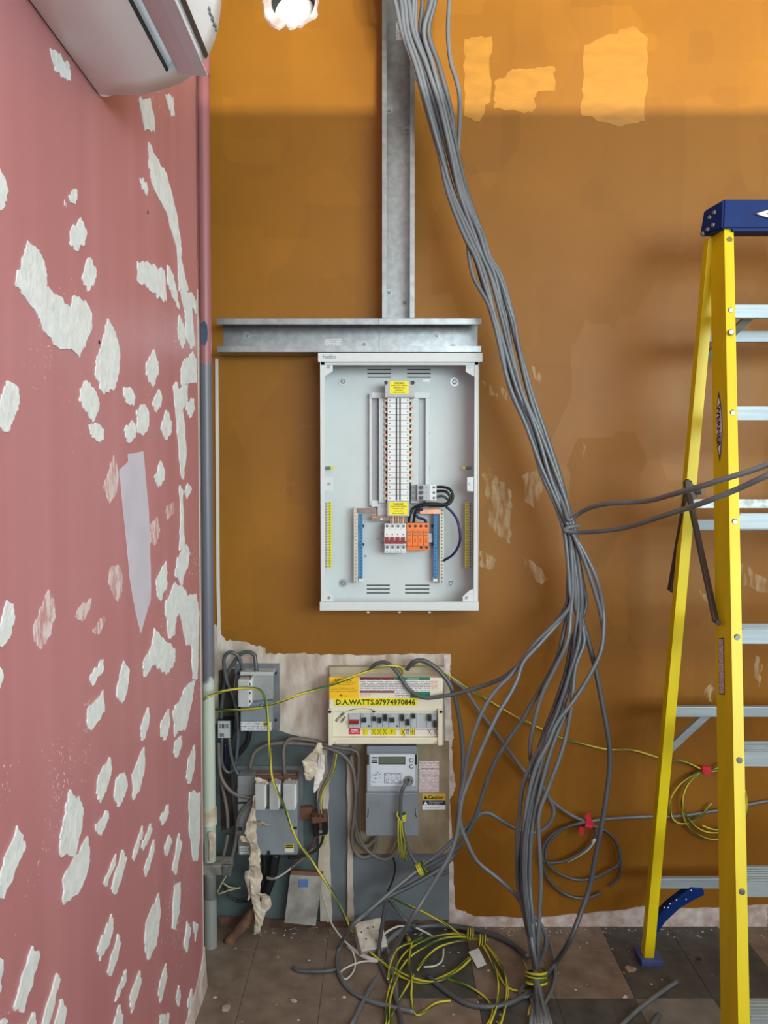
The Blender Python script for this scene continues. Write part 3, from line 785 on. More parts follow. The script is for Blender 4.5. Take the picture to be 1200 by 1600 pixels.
# corner fixing screws with washers
for u, v in ((536, 596), (710, 597), (536, 911), (704, 911)):
    c = P(u, v, .006); s = disc('washer', c, (0, -1, 0), .0145, .002, GALV_LIP, brd, 18)
    disc('screw_head', c+Vector((0, -.002, 0)), (0, -1, 0), .008, .004, ZINC, s, 10, .006)
for u, v in ((575,620),(671,620),(574,676),(671,676),(574,731),(671,731),(590,842),(571,869),(672,870)):
    disc('rivet', P(u, v, .006), (0, -1, 0), .004, .003, ZINC, brd, 8, .003)
# earth studs half way up each side
for u, s in ((519, -1), (725, 1)):
    c = P(u, 731, .03); disc('earth_stud', c, (s, 0, 0), .005, .024, ZINC, brd, 8)
    disc('earth_washer', P(u, 731, .034), (0, -1, 0), .006, .002, YELBAR, brd, 10)
# busbar frame
for (u0, u1) in ((577, 581), (665, 670)):
    pbox('frame_rail', u0, 614, u1, 790, .006, .03, BOARDW, brd)
for (u0, u1) in ((581, 590.5), (654.5, 665)):
    pbox('frame_channel', u0, 622, u1, 788, .006, .012, GREYP, brd)
for (u0, u1) in ((592, 603), (642, 654)):
    pbox('side_tray', u0, 622, u1, 786, .006, .045, BOARDIN, brd)
pbox('frame_bracket', 580, 613, 671, 622, .006, .034, BOARDW, brd)
pbox('frame_bracket', 580, 782, 606, 792, .006, .034, BOARDW, brd)
pbox('frame_foot', 590, 792, 640, 806, .006, .036, BOARDW, brd)
pbox('busbar_core', 605, 620, 640, 784, .03, .062, GREYP, brd)
# stack of 18 outgoing way covers with combs on both sides
nW = 18; v0, v1 = 621.0, 783.0; hv = (v1-v0)/nW
for i in range(nW):
    va = v0+i*hv; o = pbox('way_cover', 605.5, va+.35, 639.5, va+hv-.35, .062, .07, WHITEP, brd, .0008)
for du in (619.5, 625):
    pbox('cover_slot', du-1.1, v0+1, du+1.1, v1-1, .0695, .0706, BLACK, brd, 0)
for i in range(nW):
    va = v0+i*hv+hv*.5
    for (ua, ub, tv) in ((600.5, 605.5, 0), (640, 645, 1)):
        if tv and va > 752: continue
        pbox('busbar_finger', ua, va-2.0, ub, va+2.2, .045, .056, COPPER if i % 2 == tv else mat('cream_finger', (222, 204, 176), .5, vary=.05, scale=30), brd, .0006)
def numbers(u):
    bm = bmesh.new()
    for i in range(nW):
        a, b = P(u-1, v0+i*hv+hv*.35, .0703), P(u+1, v0+i*hv+hv*.62, .0703)
        add_box(bm, (a.x, -.0698, b.z), (b.x, -.0704, a.z))
    return bm
for u in (609, 637): link_bm('way_number', numbers(u), GREYINK, brd, kind='stuff')
# shrouds with yellow warning labels
def warn(u0, v0_, u1, v1_, lu0, lv0, lu1, lv1, name):
    s = pbox(name, u0, v0_, u1, v1_, .03, .084, GREYP, brd, .003)
    l = pbox('warning_label', lu0, lv0, lu1, lv1, .084, .0847, YELLAB, s, 0)
    uc = (lu0+lu1)/2
    lines = [('WARNING', 4.2, 16), ('ISOLATE SUPPLY BEFORE', 2.2, 24), ('REMOVING COVER', 2.2, 17), ('LIVE PARTS', 2.0, 12), ('INSIDE THIS PANEL', 2.0, 18)]
    hh = (lv1-lv0)
    for k, (q, h, w) in enumerate(lines):
        ptext('lettering', q, uc, lv0+hh*(.16+.18*k), .0848, h*.82, INK, s, w)
    return s
s = warn(601, 596, 648, 621, 609, 595.5, 638.5, 615.5, 'busbar_shroud')
for u in (603, 645): disc('shroud_screw', P(u, 598, .084), (0, -1, 0), .006, .004, BLACK, s, 10)
warn(605, 783, 640, 807, 608, 784.5, 637, 804.5, 'busbar_shroud')
def pins():
    bm = bmesh.new()
    for i in range(9):
        u = 610+i*3.0
        a, b = P(u, 805, .05), P(u+1.8, 821, .05); add_box(bm, (a.x, -.045, b.z), (b.x, -.05, a.z))
    return bm
for i in range(7):
    u = 609+i*3.9
    pbox('supply_busbar', u, 804, u+3.1, 820, .045, .052, COPPER if i % 2 else COPPERD, brd, .0005)
# main switch (four poles)
ms = pbox('main_switch', 600.5, 827, 635, 852, .03, .083, WHITEP, brd, .001)
for i in range(4):
    u = 600.8+i*8.55
    pbox('pole_head', u, 818, u+8.2, 828, .03, .07, WHITEP, ms, .001)
    pbox('pole_foot', u, 851, u+8.2, 864, .03, .07, WHITEP, ms, .001)
    disc('terminal_screw', P(u+4.1, 822, .07), (0, -1, 0), .005, .0012, GREYINK, ms, 10)
    disc('terminal_screw', P(u+4.1, 855, .07), (0, -1, 0), .005, .0012, GREYINK, ms, 10)
    pbox('toggle', u+1.5, 839.5, u+6.6, 846, .083, .1, REDT, ms, .0012)
    disc('indicator_dot', P(u+3.6, 835, .083), (0, -1, 0), .0022, .0006, INK, ms, 8)
    ptext('lettering', ('N', 'L1', 'L2', 'L3')[i], u+4.0, 861.3, .0702, 2.6, INK, ms)
pbox('toggle_link', 601.5, 845.5, 634.6, 849.5, .083, .094, REDT, ms, .0012)
# surge protector (orange, four cartridges)
spd = pbox('surge_protector', 635.5, 817, 670, 860, .03, .068, ORANGEP, brd, .0015)
for i in range(4):
    u = 636+i*8.55
    pbox('cartridge', u, 829, u+8.1, 853, .068, .08, ORANGEP, spd, .001)
    pbox('cartridge_slot', u+2.6, 841, u+5.4, 848, .08, .0806, ORANGED, spd, 0)
    pbox('status_window', u+1.8, 830.5, u+6.3, 833, .08, .0806, GREYINK, spd, 0)
    ptext('lettering', 'SPD', u+4, 836.5, .0803, 1.8, INK, spd, 5)
    disc('terminal_hole', P(u+4.4, 822, .068), (0, -1, 0), .0048, .0008, BLACK, spd, 10)
for u in (658, 666.5): disc('terminal_hole', P(u, 855.5, .068), (0, -1, 0), .0048, .0008, BLACK, spd, 10)
pbox('din_rail', 596, 833, 676, 848, .01, .028, ZINC, brd)
# small three-pole breaker feeding the surge protector
mcb = pbox('breaker', 652, 757, 671, 782, .03, .074, GREYP, brd, .001)
pbox('breaker_tail', 643, 757, 652, 782, .03, .056, mat('mid_grey_plastic', (150, 152, 152), .5, vary=.05, scale=12), mcb, .001)
pbox('breaker_terminals', 671.2, 757, 682, 782, .03, .06, WHITEP, mcb, .001)
for i in range(3):
    v = 761.5+i*8.2
    pbox('breaker_toggle', 656, v-2.6, 661.5, v+2.6, .074, .084, mat('dark_grey_toggle', (62, 68, 74), .45, vary=.05, scale=12), mcb, .001)
    disc('terminal_screw', P(678, v, .06), (0, -1, 0), .0045, .0012, GREYINK, mcb, 10)
    disc('terminal_screw', P(645.5, v, .056), (0, -1, 0), .0038, .0012, GREYINK, mcb, 10)
    disc('indicator_dot', P(666, v, .074), (0, -1, 0), .0018, .0006, INK, mcb, 8)
# neutral bars
def comb(name, u0, v0_, u1, v1_, d0, d1, m, n, hm, step=.5):
    o = pbox(name, u0, v0_, u1, v1_, d0, d1, m, brd, .0008)
    uc = (u0+u1)/2
    bm = bmesh.new()
    for i in range(n):
        v = v0_+(v1_-v0_)*(i+.5)/n
        c = P(uc, v, d1); s = .0024
        add_box(bm, (c.x-s, -d1-.0012, c.z-s), (c.x+s, -d1+.0004, c.z+s))
    link_bm('terminal_screws', bm, hm, o, kind='stuff')
    return o
comb('neutral_bar', 552.5, 793, 559, 911, .03, .05, CREAMBAR, 22, ZINC)
comb('neutral_bar_insulator', 561, 803, 566.5, 904, .03, .046, BLUEBAR, 20, mat('dark_blue_slot', (16, 84, 140), .5, vary=.05, scale=20))
comb('neutral_bar', 687, 795, 693.5, 911, .03, .05, CREAMBAR, 22, GREYINK)
comb('neutral_bar_insulator', 677.5, 803, 683, 904, .03, .046, BLUEBAR, 20, mat('dark_blue_slot', (16, 84, 140)))
for u in (566, 674.5): 
    for v in (822, 851): pbox('bar_clip', u, v-2, u+3, v+2, .006, .03, BLACK, brd, .0005)
pbox('bar_foot', 560, 903, 567, 909, .006, .04, WHITEP, brd); pbox('bar_foot', 676.5, 903, 684, 909, .006, .04, WHITEP, brd)
pbox('neutral_link', 558, 794, 588, 801, .05, .053, COPPERD, brd, .0006)
pbox('neutral_link', 580.5, 797, 588, 814, .05, .054, COPPERD, brd, .0006)
pbox('neutral_link', 582, 806, 609, 814, .046, .05, COPPERD, brd, .0006)
for v in (804.2, 808): pbox('copper_strap', 581, v-1, 588, v+1, .0545, .0565, COPPER, brd, .0004)
disc('link_bolt', P(596, 811, .05), (0, -1, 0), .004, .002, WHITEP, brd, 8)
pbox('neutral_link', 656, 796, 688, 803, .05, .053, COPPER, brd, .0006)
# earth bars
comb('earth_bar_label', 512.5, 784, 518, 887, .055, .0575, YELBAR, 24, mat('dark_yellow_slot', (150, 140, 30), .5, vary=.05, scale=20))
comb('earth_bar', 508, 785, 512, 887, .045, .06, CREAMBAR, 24, GREYINK)
comb('earth_bar_label', 727, 784, 732, 887, .055, .0575, YELBAR, 24, mat('dark_yellow_slot', (150, 140, 30)))
comb('earth_bar', 732.8, 785, 737, 887, .045, .06, CREAMBAR, 24, GREYINK)
# wiring inside the board
for i, s in enumerate(('681,761,.05 692,761,.07 702,764,.085 707,772,.09 706,782,.09 697,789,.09 680,789,.085 664,789,.08 653,794,.075 648,803,.07 647,811,.06 646,818,.05',
                       '681,768,.05 690,767,.065 698,769,.08 703,776,.082 702,783,.082 694,788,.08 678,787,.075 660,788,.07 646,794,.06 641,804,.06 639,812,.055 639,819,.05')):
    tube('live_cable', path(s), .0048, BKCABLE, brd, 8)
tube('live_cable', path('681,777,.05 690,775,.06 698,779,.07 702,784,.075 701,788,.07 690,791,.065 670,791,.06'), .0044, mat('dark_grey_pvc', (84, 88, 90), .4, vary=.05, scale=20), brd, 8)
tube('neutral_cable', path('697,792,.08 706,800,.08 714,812,.085 718,828,.088 719,842,.088 715,856,.08 706,868,.07 693,876,.05'), .0042, NAVY, brd, 8)
tube('neutral_cable', path('660,796,.06 653,798,.068 650,804,.07 654,809,.07 663,812,.06 666,818,.05'), .0045, NAVY, brd, 8)
# maker's name on the top rim
ptext('lettering', 'FuseBox', 515, 557, DB+.0082, 6, GREYINK, brd, 20)
pbox('rating_label', 661, 593, 672, 596.5, .006, .0066, WHITEINK, brd, 0)
for u in (575, 624, 671): disc('rim_screw', P(u, 956.5, DB-.02)+Vector((0, 0, .002)), (0, 0, -1), .0045, .005, WHITEP, brd, 8)
# ------------------------------------------------------------------ consumer unit
cu = thing('consumer_unit', 'cream consumer unit with a yellow telephone number strip and a row of breakers', 'fuse board', (P(606, 1165, .06).x, 0, P(606, 1165, .06).z))
pbox('base', 514, 1042, 694, 1164, .003, .03, mat('cream_dusty', (176, 164, 140), .7, vary=.15, scale=14), cu, .003)
pbox('upper_cover', 514, 1059, 692, 1112, .03, .09, CREAM, cu, .004)
pbox('breaker_surround', 519, 1110, 690, 1151, .03, .082, CREAM, cu, .003)
pbox('bottom_ledge', 517, 1153, 690, 1163, .03, .1, CREAM, cu, .003)
pbox('end_post', 513, 1109, 519.5, 1165, .03, .108, CREAM, cu, .002)
pbox('end_post', 684.5, 1109, 691.5, 1165, .03, .108, CREAM, cu, .002)
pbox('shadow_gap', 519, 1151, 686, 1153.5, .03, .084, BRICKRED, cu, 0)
for u in (515.5, 689): disc('cover_screw', P(u, 1112, .108), (0, -1, 0), .005, .002, BLACK, cu, 10)
d = .0905
def lab(u0, v0, u1, v1, m, name='label', dd=.0908, parent=None): return pbox(name, u0, v0, u1, v1, .09, dd, m, parent or cu, 0)
l = lab(514.5, 1058, 561, 1092, AMBERLAB, 'caution_label')
ptext('lettering', 'CAUTION', 536, 1062.5, .0909, 4.4, INK, l, 26, bold=.02)
for k, w in enumerate((38, 30, 0, 36, 44, 42)):
    if w: ptext('lettering', ('This installation has wiring colours', 'to two versions of', '', 'Great care should be taken before', 'undertaking extension, alteration or repair', 'that all conductors are correctly identified')[k], 537, 1066.5+k*2.8, .0909, 1.8, INK, l, w)
ptext('lettering', '+ –', 537, 1086.5, .0909, 3.5, INK, l, 13, bold=.02)
PR = print_mat('label_white_rows', (238, 236, 232), (70, 64, 66), .0056, word=240, cut=.40)
l = lab(562.5, 1059, 616.5, 1082, PR, 'notice_label', .0909)
lab(562.5, 1058.5, 616.5, 1062, MAROON, 'notice_band', .0912, l); lab(562.5, 1079.5, 616.5, 1082.5, MAROON, 'notice_band', .0912, l)
lab(563, 1084, 580, 1089, print_mat('faint_red_rows', (226, 216, 196), (196, 120, 120), .004), 'faint_print')
l = lab(616.8, 1059, 672, 1090, PR, 'rcd_notice', .0910)
lab(617, 1058.5, 672, 1062.5, GREEN, 'notice_band', .0914, l); lab(641, 1081, 672, 1090.5, GREEN, 'notice_band', .0914, l)
ptext('lettering', 'IMPORTANT', 645, 1060.6, .0915, 2.2, WHITEINK, l, 18)
lab(673, 1063, 684, 1077, print_mat('faint_red_rows', (226, 216, 196), (196, 120, 120), .004), 'faint_print')
l = lab(522.5, 1091, 651.5, 1103, YELLAB, 'phone_strip', .0918)
ptext('lettering', 'D.A.WATTS.07974970846', 587, 1097, .0921, 8.6, INK, l, 125, bold=.02)
# handwriting and arrow
for q, u, v in (('KITCHEN', 531, 1120), ('LIGHT', 536, 1124)):
    ptext('handwriting', q, u, v, .0825, 4.2, INK, cu, 19 if q == 'KITCHEN' else 12, 47, bold=.045)
tube('drawn_arrow', path('542,1111,.0905 552,1108.5 563,1107.2 574,1107.5 581,1109 584,1112'), .0009, INK, cu, 5, 4)
prism('drawn_arrow', [P(u, v, .0918) for u, v in ((581.5, 1110.5), (587, 1110.5), (584, 1114.5))], (0, .0008, 0), INK, cu)
# breakers
DK = mat('dark_toggle', (34, 36, 40), .4, vary=.1, scale=30); BRK = mat('breaker_grey', (178, 186, 190), .45, vary=.04, scale=20)
pbox('busbar_window', 544.5, 1114.5, 684, 1137.5, .08, .0835, GREYP, cu, 0)
o = pbox('main_switch', 545, 1115.5, 562.5, 1137, .08, .09, BRK, cu, .0008)
pbox('toggle', 546, 1126, 560.5, 1132, .09, .104, REDT, o, .001)
o2 = pbox('switch_label', 545, 1137.3, 562.5, 1147.5, .082, .0832, REDLAB, cu, 0)
ptext('lettering', 'MAIN', 553.7, 1140.6, .0834, 2.6, WHITEINK, o2, 10, bold=.02); ptext('lettering', 'SWITCH', 553.7, 1144.3, .0834, 2.2, WHITEINK, o2, 12)
brk = [(564, 579.5, 'rcd'), (580.5, 589, 1), (589.5, 597.5, 2), (598, 606.5, 0), (608, 623.5, 'rcd'), (624.5, 633, 0), (633.5, 641.5, 3), (642, 650.5, 4), (667, 675.5, 0), (676, 683.5, 5)]
for ua, ub, kind in brk:
    o = pbox('breaker', ua, 1115.5, ub, 1137, .08, .089, BRK, cu, .0008)
    if kind == 'rcd':
        pbox('toggle', ua+1.2, 1122.5, ua+8.5, 1129, .089, .102, DK, o, .001)
        disc('test_button', P(ub-3, 1134, .089), (0, -1, 0), .003, .003, DK, o, 8)
    else:
        vv = {0: (1117.5, 1127), 1: (1121, 1127), 2: (1122.5, 1130), 3: (1125, 1133.5), 4: (1116.5, 1123), 5: (1127, 1137)}[kind]
        pbox('toggle', ua+1.4, vv[0], ub-1.2, vv[1], .089, .103, DK, o, .001)
    disc('terminal_screw', P(ua+3, 1117.5, .089), (0, -1, 0), .002, .0006, GREYINK, o, 6)
pbox('blank_cover', 651, 1115.5, 666.5, 1137, .08, .086, BRK, cu, .0006)
pbox('circuit_strip', 563, 1137.3, 684, 1148.5, .082, .0831, mat('circuit_card', (222, 216, 208), .6, vary=.04, scale=20), cu, 0)
pbox('printed_line', 563, 1139, 684, 1140, .0831, .0834, MAROON, cu, 0)
for ua, ub in ((566.5, 575.5), (579.5, 619), (624.5, 633), (641, 648)): lb_ = pbox('circuit_sticker', ua, 1138, ub, 1148.5, .0831, .0836, YELBAR, cu, 0)
def hand(strokes):
    for s in strokes: tube('pen_stroke', [P(u, v, .0838) for u, v in s], .0007, INK, cu, 4, 2)
for uc in (584, 592.5, 601.5, 630, 671, 680): hand([[(uc-3, 1139), (uc, 1143), (uc+3, 1148)], [(uc+3, 1139), (uc, 1143), (uc-2.5, 1148)]])
hand([[(569, 1140), (568.8, 1147)], [(612, 1140), (611, 1147)], [(614, 1141), (611, 1144)], [(633.5, 1139), (629, 1146), (633, 1151)]])
for u in (635.5, 638.5, 642, 644.5, 647.5): hand([[(u, 1138.5), (u+.4, 1148)]]); 
hand([[(634.5, 1141), (640, 1141)], [(634.5, 1145), (640, 1145.5)], [(641, 1144), (649, 1142)]])
ptext('embossed_mark', 'LJ', 523, 1160, .1003, 3, BRICKRED, cu); ptext('embossed_mark', 'LH', 681, 1160, .1003, 3, BRICKRED, cu)
# ------------------------------------------------------------------ electricity meter
me_ = thing('electricity_meter', 'grey electronic electricity meter with a small green display', 'meter', (P(612, 1308, .05).x, -.02, P(612, 1308, .05).z))
pbox('base', 573, 1168, 652, 1305, .02, .04, MGREY, me_, .003)
pbox('hood', 573, 1166, 651, 1179, .04, .082, MGREY, me_, .003)
pbox('upper_case', 573, 1178, 653, 1237, .04, .104, MGREYL, me_, .004)
pbox('face_plate', 579, 1179, 649, 1228, .104, .1052, FACE, me_, .0004)
pbox('seam', 573, 1236.5, 653, 1239, .04, .1, NAVY, me_, 0)
tc_ = pbox('terminal_cover', 571.5, 1239, 653.5, 1306.5, .04, .116, MGREY, me_, .004)
pbox('display_bezel', 591.5, 1182.5, 633.5, 1194.5, .105, .1062, INK, me_, 0)
pbox('display', 592.8, 1183.5, 632.6, 1193.5, .106, .1068, LCD, me_, 0)
for k, w in ((0, 10), (1, 9), (2, 9)): pbox('printed_word', 580.5, 1183+k*3.6, 580.5+w, 1185+k*3.6, .1052, .1055, INK, me_, 0)
for v in (1187.5, 1197): 
    o = disc('button', P(643, v, .105), (0, -1, 0), .0068, .004, GREYINK, me_, 14); disc('button_cap', P(643, v, .109), (0, -1, 0), .0046, .003, FACE, o, 12)
for u in (575, 650):
    pbox('seal_latch', u-1.6, 1179, u+1.6, 1195, .104, .108, DK, me_, .0008)
pbox('rating_panel', 600.5, 1208.5, 626.5, 1224, .1052, .1055, print_mat('meter_rows', (204, 214, 224), (84, 92, 104), .0055, word=260, cut=.5), me_, 0)
def outline(u0, v0, u1, v1, d, name, parent):
    pts = [P(u, v, d) for u, v in ((u0, v0), (u1, v0), (u1, v1), (u0, v1), (u0, v0))]
    for a, b in zip(pts, pts[1:]):
        tube(name, [a, b], .0006, GREYINK, parent, 4, 1)
outline(600.5, 1208.5, 626.5, 1224, .1057, 'panel_border', me_)
pbox('printed_symbols', 580, 1209, 596, 1226, .1052, .1055, print_mat('symbol_rows', (204, 214, 224), (96, 104, 112), .012, word=190, cut=.55), me_, 0)
disc('led', P(609, 1206, .1052), (0, -1, 0), .0022, .0015, mat('pink_led', (255, 190, 220), .3, vary=.02, scale=10), me_, 10)
disc('led', P(590, 1206.5, .1052), (0, -1, 0), .0016, .0012, INK, me_, 8)
o = disc('optical_port', P(638.5, 1219.5, .1052), (0, -1, 0), .0165, .004, mat('port_metal', (150, 146, 144), .4, .4, vary=.1, scale=40), me_, 20)
disc('port_core', P(638, 1219, .1092), (0, -1, 0), .005, .001, DK, o, 12)
for u in (632.5, 643.5): disc('port_screw', P(u, 1220.5, .1092), (0, -1, 0), .0018, .0008, DK, o, 8)
for u, s in ((575.5, 1), (649, -1)):
    tube('clip_mark', [P(u, 1263, .117), P(u, 1270, .117), P(u-1.5*s, 1277, .117)], .001, DK, tc_, 5, 2)
for k in range(8): pbox('moulded_rib', 577+k*2.3, 1252, 577.8+k*2.3, 1262, .116, .1166, mat('rib_grey', (116, 124, 132), .5, vary=.04, scale=10), tc_, 0)
# notices stuck on the backing board
o = pbox('paper_notice', 655, 1189, 686, 1238, .0202, .0215, print_mat('pinkish_rows', (226, 214, 214), (176, 130, 134), .0048, word=150, cut=.42), None, 0)
tag(o, 'faded pink and white paper notice stuck on the board right of the meter', 'notice')
ptext('lettering', 'IMPORTANT', 670, 1201, .0216, 2.6, GREYINK, o, 24)
cs = pbox('caution_sticker', 660, 1240.5, 696, 1265, .0202, .0212, WHITEINK, None, 0)
tag(cs, 'small yellow, navy and white caution sticker under the faded paper notice', 'sticker')
pbox('yellow_band', 660, 1240.5, 696, 1250.5, .0212, .0214, mat('sticker_yellow', (214, 178, 48), .5, vary=.05, scale=20), cs, 0)
pbox('navy_band', 660, 1250.5, 696, 1258, .0212, .0214, mat('sticker_navy', (34, 40, 96), .5, vary=.05, scale=20), cs, 0)
ptext('lettering', 'Caution', 681, 1245.5, .0216, 6.4, INK, cs, 25, bold=.025)
prism('warning_triangle', [P(u, v, .0217) for u, v in ((661.8, 1248.5), (665, 1243), (668.2, 1248.5))], (0, .0004, 0), INK, cs)
prism('warning_triangle', [P(u, v, .0217) for u, v in ((661.8, 1257), (665, 1252), (668.2, 1257))], (0, .0004, 0), WHITEINK, cs)
ptext('lettering', 'This installation has', 681, 1253, .0216, 1.9, WHITEINK, cs, 22); ptext('lettering', 'two supplies', 679, 1256, .0216, 1.9, WHITEINK, cs, 18)
ptext('lettering', 'isolate both before work', 676, 1261.5, .0216, 1.8, GREYINK, cs, 24)
# ------------------------------------------------------------------ upper cut-out
c1 = thing('service_cutout', 'upper grey supply cut-out with a blue dot, on a steel backplate by the pipe', 'cutout', (P(405, 1140, .05).x, -.007, P(405, 1140, .05).z))
pbox('backplate', 367, 1037, 437, 1141, .007, .012, BACKPL, c1, .001)
for u, v in ((431, 1051), (431, 1125), (373, 1052)): disc('plate_screw', P(u, v, .012), (0, -1, 0), .005, .003, DK, c1, 8)
pbox('base_block', 375, 1050, 425, 1142, .012, .07, CUTGREY, c1, .003)
pbox('top_plate', 375, 1050, 427, 1056, .02, .078, GREYP, c1, .002)
pprism('terminal_lid', [(392,1056),(427,1056),(427,1093),(391,1095)], .07, .082, mat('cutout_lid', (150, 152, 152), .55, vary=.06, scale=12), c1, .0015)
disc('round_boss', P(415, 1078, .082), (0, -1, 0), .015, .003, mat('cutout_lid', (0, 0, 0)), c1, 18)
pbox('fuse_carrier', 371.5, 1062, 389, 1105, .07, .115, CARRIER, c1, .004)
pprism('carrier_edge', [(388,1066),(394,1058),(394,1098),(388,1105)], .07, .112, WHITEP, c1, .001)
for v in (1069, 1083, 1096): pbox('edge_mark', 389.5, v-2, 391.5, v+2, .112, .1126, NAVY, c1, 0)
pprism('lower_cover', [(376,1095),(391,1095),(396,1098),(426,1094),(426,1127),(376,1127)], .07, .079, CUTGREY, c1, .001)
o = disc('blue_dot', P(408.5, 1102, .079), (0, -1, 0), .0068, .001, BLUEBAR, c1, 14); disc('dot_centre', P(408.5, 1102, .08), (0, -1, 0), .0025, .0006, WHITEP, o, 10)
o = pbox('printed_label', 376, 1127.5, 424, 1141.5, .07, .0805, print_mat('cutout_rows', (206, 210, 212), (110, 116, 120), .009, word=170, cut=.5), c1, 0)
pbox('yellow_flash', 411, 1128.5, 421, 1134, .0805, .0809, YELLAB, o, 0)
for k in range(2): pbox('flash_print', 411.6, 1129.2+k*2.4, 420.4, 1130.8+k*2.4, .0809, .0811, INK, o, 0)
prism('rust_mark', ragged([P(u, v, .0835) for u, v in ((376,1056),(392,1055),(394,1059),(386,1062),(378,1061))], .002, 3, 3), (0, .002, 0), TERMBR, c1)
# small connector block with bar code label
cb = thing('connector_block', 'small dark connector block with a bar code label beside the pipe', 'connector', (P(350, 1155, .04).x, -.0075, P(350, 1155, .04).z))
pbox('body', 340, 1126, 362, 1154, .0075, .06, DK, cb, .002)
o = pbox('bar_code_label', 340.5, 1126.5, 359.5, 1153, .06, .0606, mat('label_grey', (186, 188, 190), .5, vary=.04, scale=20), cb, 0)
r4 = random.Random(4); u = 343.
while u < 357:
    w = r4.uniform(.4, 1.3); pbox('bar', u, 1131, u+w, 1138, .0606, .0609, INK, o, 0); u += w+r4.uniform(.5, 1.2)
pbox('printed_box', 343, 1146, 350, 1151, .0606, .0609, GREYINK, o, 0)
# ------------------------------------------------------------------ lower three-phase cut-out
c2 = thing('supply_cutout', 'lower grey supply cut-out with three pale fuse carriers in a row', 'cutout', (P(425, 1338, .05).x, -.007, P(425, 1338, .05).z))
pbox('backplate', 366, 1197, 474, 1325, .007, .014, BACKPL, c2, .001)
pbox('left_housing', 371, 1213, 398, 1336, .014, .075, mat('housing_grey', (126, 130, 132), .6, vary=.12, scale=14), c2, .003)
pbox('terminal_bar', 372, 1209, 462, 1216, .014, .05, mat('brown_grey_bar', (116, 104, 98), .6, vary=.15, scale=14), c2, .002)
pbox('terminal_shelf', 401, 1212, 464, 1226, .014, .06, TERMBR, c2, .002)
for u in (431, 452): disc('terminal_lug', P(u, 1219, .06), (0, -1, 0), .006, .003, WHITEP, c2, 10)
pbox('front_cover', 397, 1264, 465, 1336, .014, .095, CUTGREY, c2, .004)
pbox('upper_cover', 397, 1226, 465, 1266, .014, .085, CUTGREY, c2, .002)
for ua, ub in ((398.5, 416), (420.5, 437.5), (442, 463)):
    o = pbox('fuse_carrier', ua, 1225, ub-3, 1266, .085, .125, CARRIER, c2, .003)
    pprism('carrier_edge', [(ub-3.2,1227),(ub,1224),(ub,1260),(ub-3.2,1267)], .085, .121, WHITEP, o, .0008)
disc('round_knockout', P(379, 1235, .075), (0, -1, 0), .017, .002, mat('housing_grey', (0, 0, 0)), c2, 18)
pbox('housing_slot', 370, 1253, 392, 1256, .075, .0765, DK, c2, 0)
for u, v in ((375, 1296), (461, 1294)): pbox('cover_clip', u-3, v-2, u+3, v+2, .09, .0965, DK, c2, 0)
pbox('cover_latch', 417, 1330, 422, 1337, .09, .098, DK, c2, .001)
o = pbox('hazard_label', 445, 1319, 459, 1332, .095, .0956, WHITEP, c2, 0)
pbox('yellow_flash', 445, 1319, 459, 1326, .0956, .0959, YELLAB, o, 0)
for k in range(2): pbox('flash_print', 446, 1320+k*3, 458, 1322+k*3, .0959, .0961, INK, o, 0)
pbox('printed_label', 374, 1321, 405, 1335, .075, .0757, print_mat('cutout_rows', (206, 210, 212), (110, 116, 120), .009), c2, 0)
pbox('plate_bolt', 466, 1262, 487, 1281, .006, .03, TERMBR, c2, .002)
# ------------------------------------------------------------------ brown terminal block
tb = thing('terminal_block', 'brown and black screw terminal block hanging right of the three fuse carriers', 'terminal block', (P(500, 1306, .05).x, -.02, P(500, 1306, .05).z))
pprism('body', [(488,1280),(511,1276),(512,1304),(489,1308)], .02, .06, BLACK, tb, .002)
pprism('top', [(486,1276),(510,1273),(511,1284),(488,1288)], .02, .068, TERMBR, tb, .002)
for u in (490, 497, 504): pbox('terminal_slot', u-2, 1274.5, u+2.5, 1276.5, .066, .0688, BLACK, tb, 0)
disc('screw', P(501, 1299, .06), (0, -1, 0), .006, .004, GREYINK, tb, 12)
pbox('clamp', 498.5, 1286, 503, 1297, .06, .066, DARKSTEEL, tb, .001)
# ------------------------------------------------------------------ loose grey lid leaning on the skirting and white boxes
def quad_slab(name, px, d_top, d_bot, th, m, lab_, cat):
    a = [P(px[0][0], px[0][1], d_top), P(px[1][0], px[1][1], d_top), P(px[2][0], px[2][1], d_bot), P(px[3][0], px[3][1], d_bot)]
    n = (a[1]-a[0]).cross(a[3]-a[0]).normalized()
    if n.y > 0: n = -n
    o = prism(name, a, -n*th, m, None, .0012); tag(o, lab_, cat); return o, n
lidt, nl = quad_slab('box_lid', [(453,1367),(504,1370),(493,1447),(444,1442)], .045, .075, .012, LIDGREY, 'loose dusty grey box lid with a blue square, leaning on the wall by the floor', 'lid')
a_, b_, c_ = P(467, 1374, .05), P(482, 1374, .05), P(481, 1386, .054); d_ = P(466.5, 1386, .054)
prism('blue_sticker', [q+nl*.0012 for q in (a_, b_, c_, d_)], -nl*.0004, mat('blue_sticker', (84, 120, 176), .5, vary=.05, scale=20), lidt)
prism('brown_rim', [P(u, v, d) for u, v, d in ((455,1360,.035),(505,1364,.035),(504,1371,.043),(453,1368,.043))], (0, .01, 0), TERMBR, lidt)
jb_l = PF(575, 1468)
sb = thing('socket_box', 'white square socket back box lying on the floor among the green and yellow wire', 'box', (PF(575, 1480).x, PF(575, 1480).y, 0))
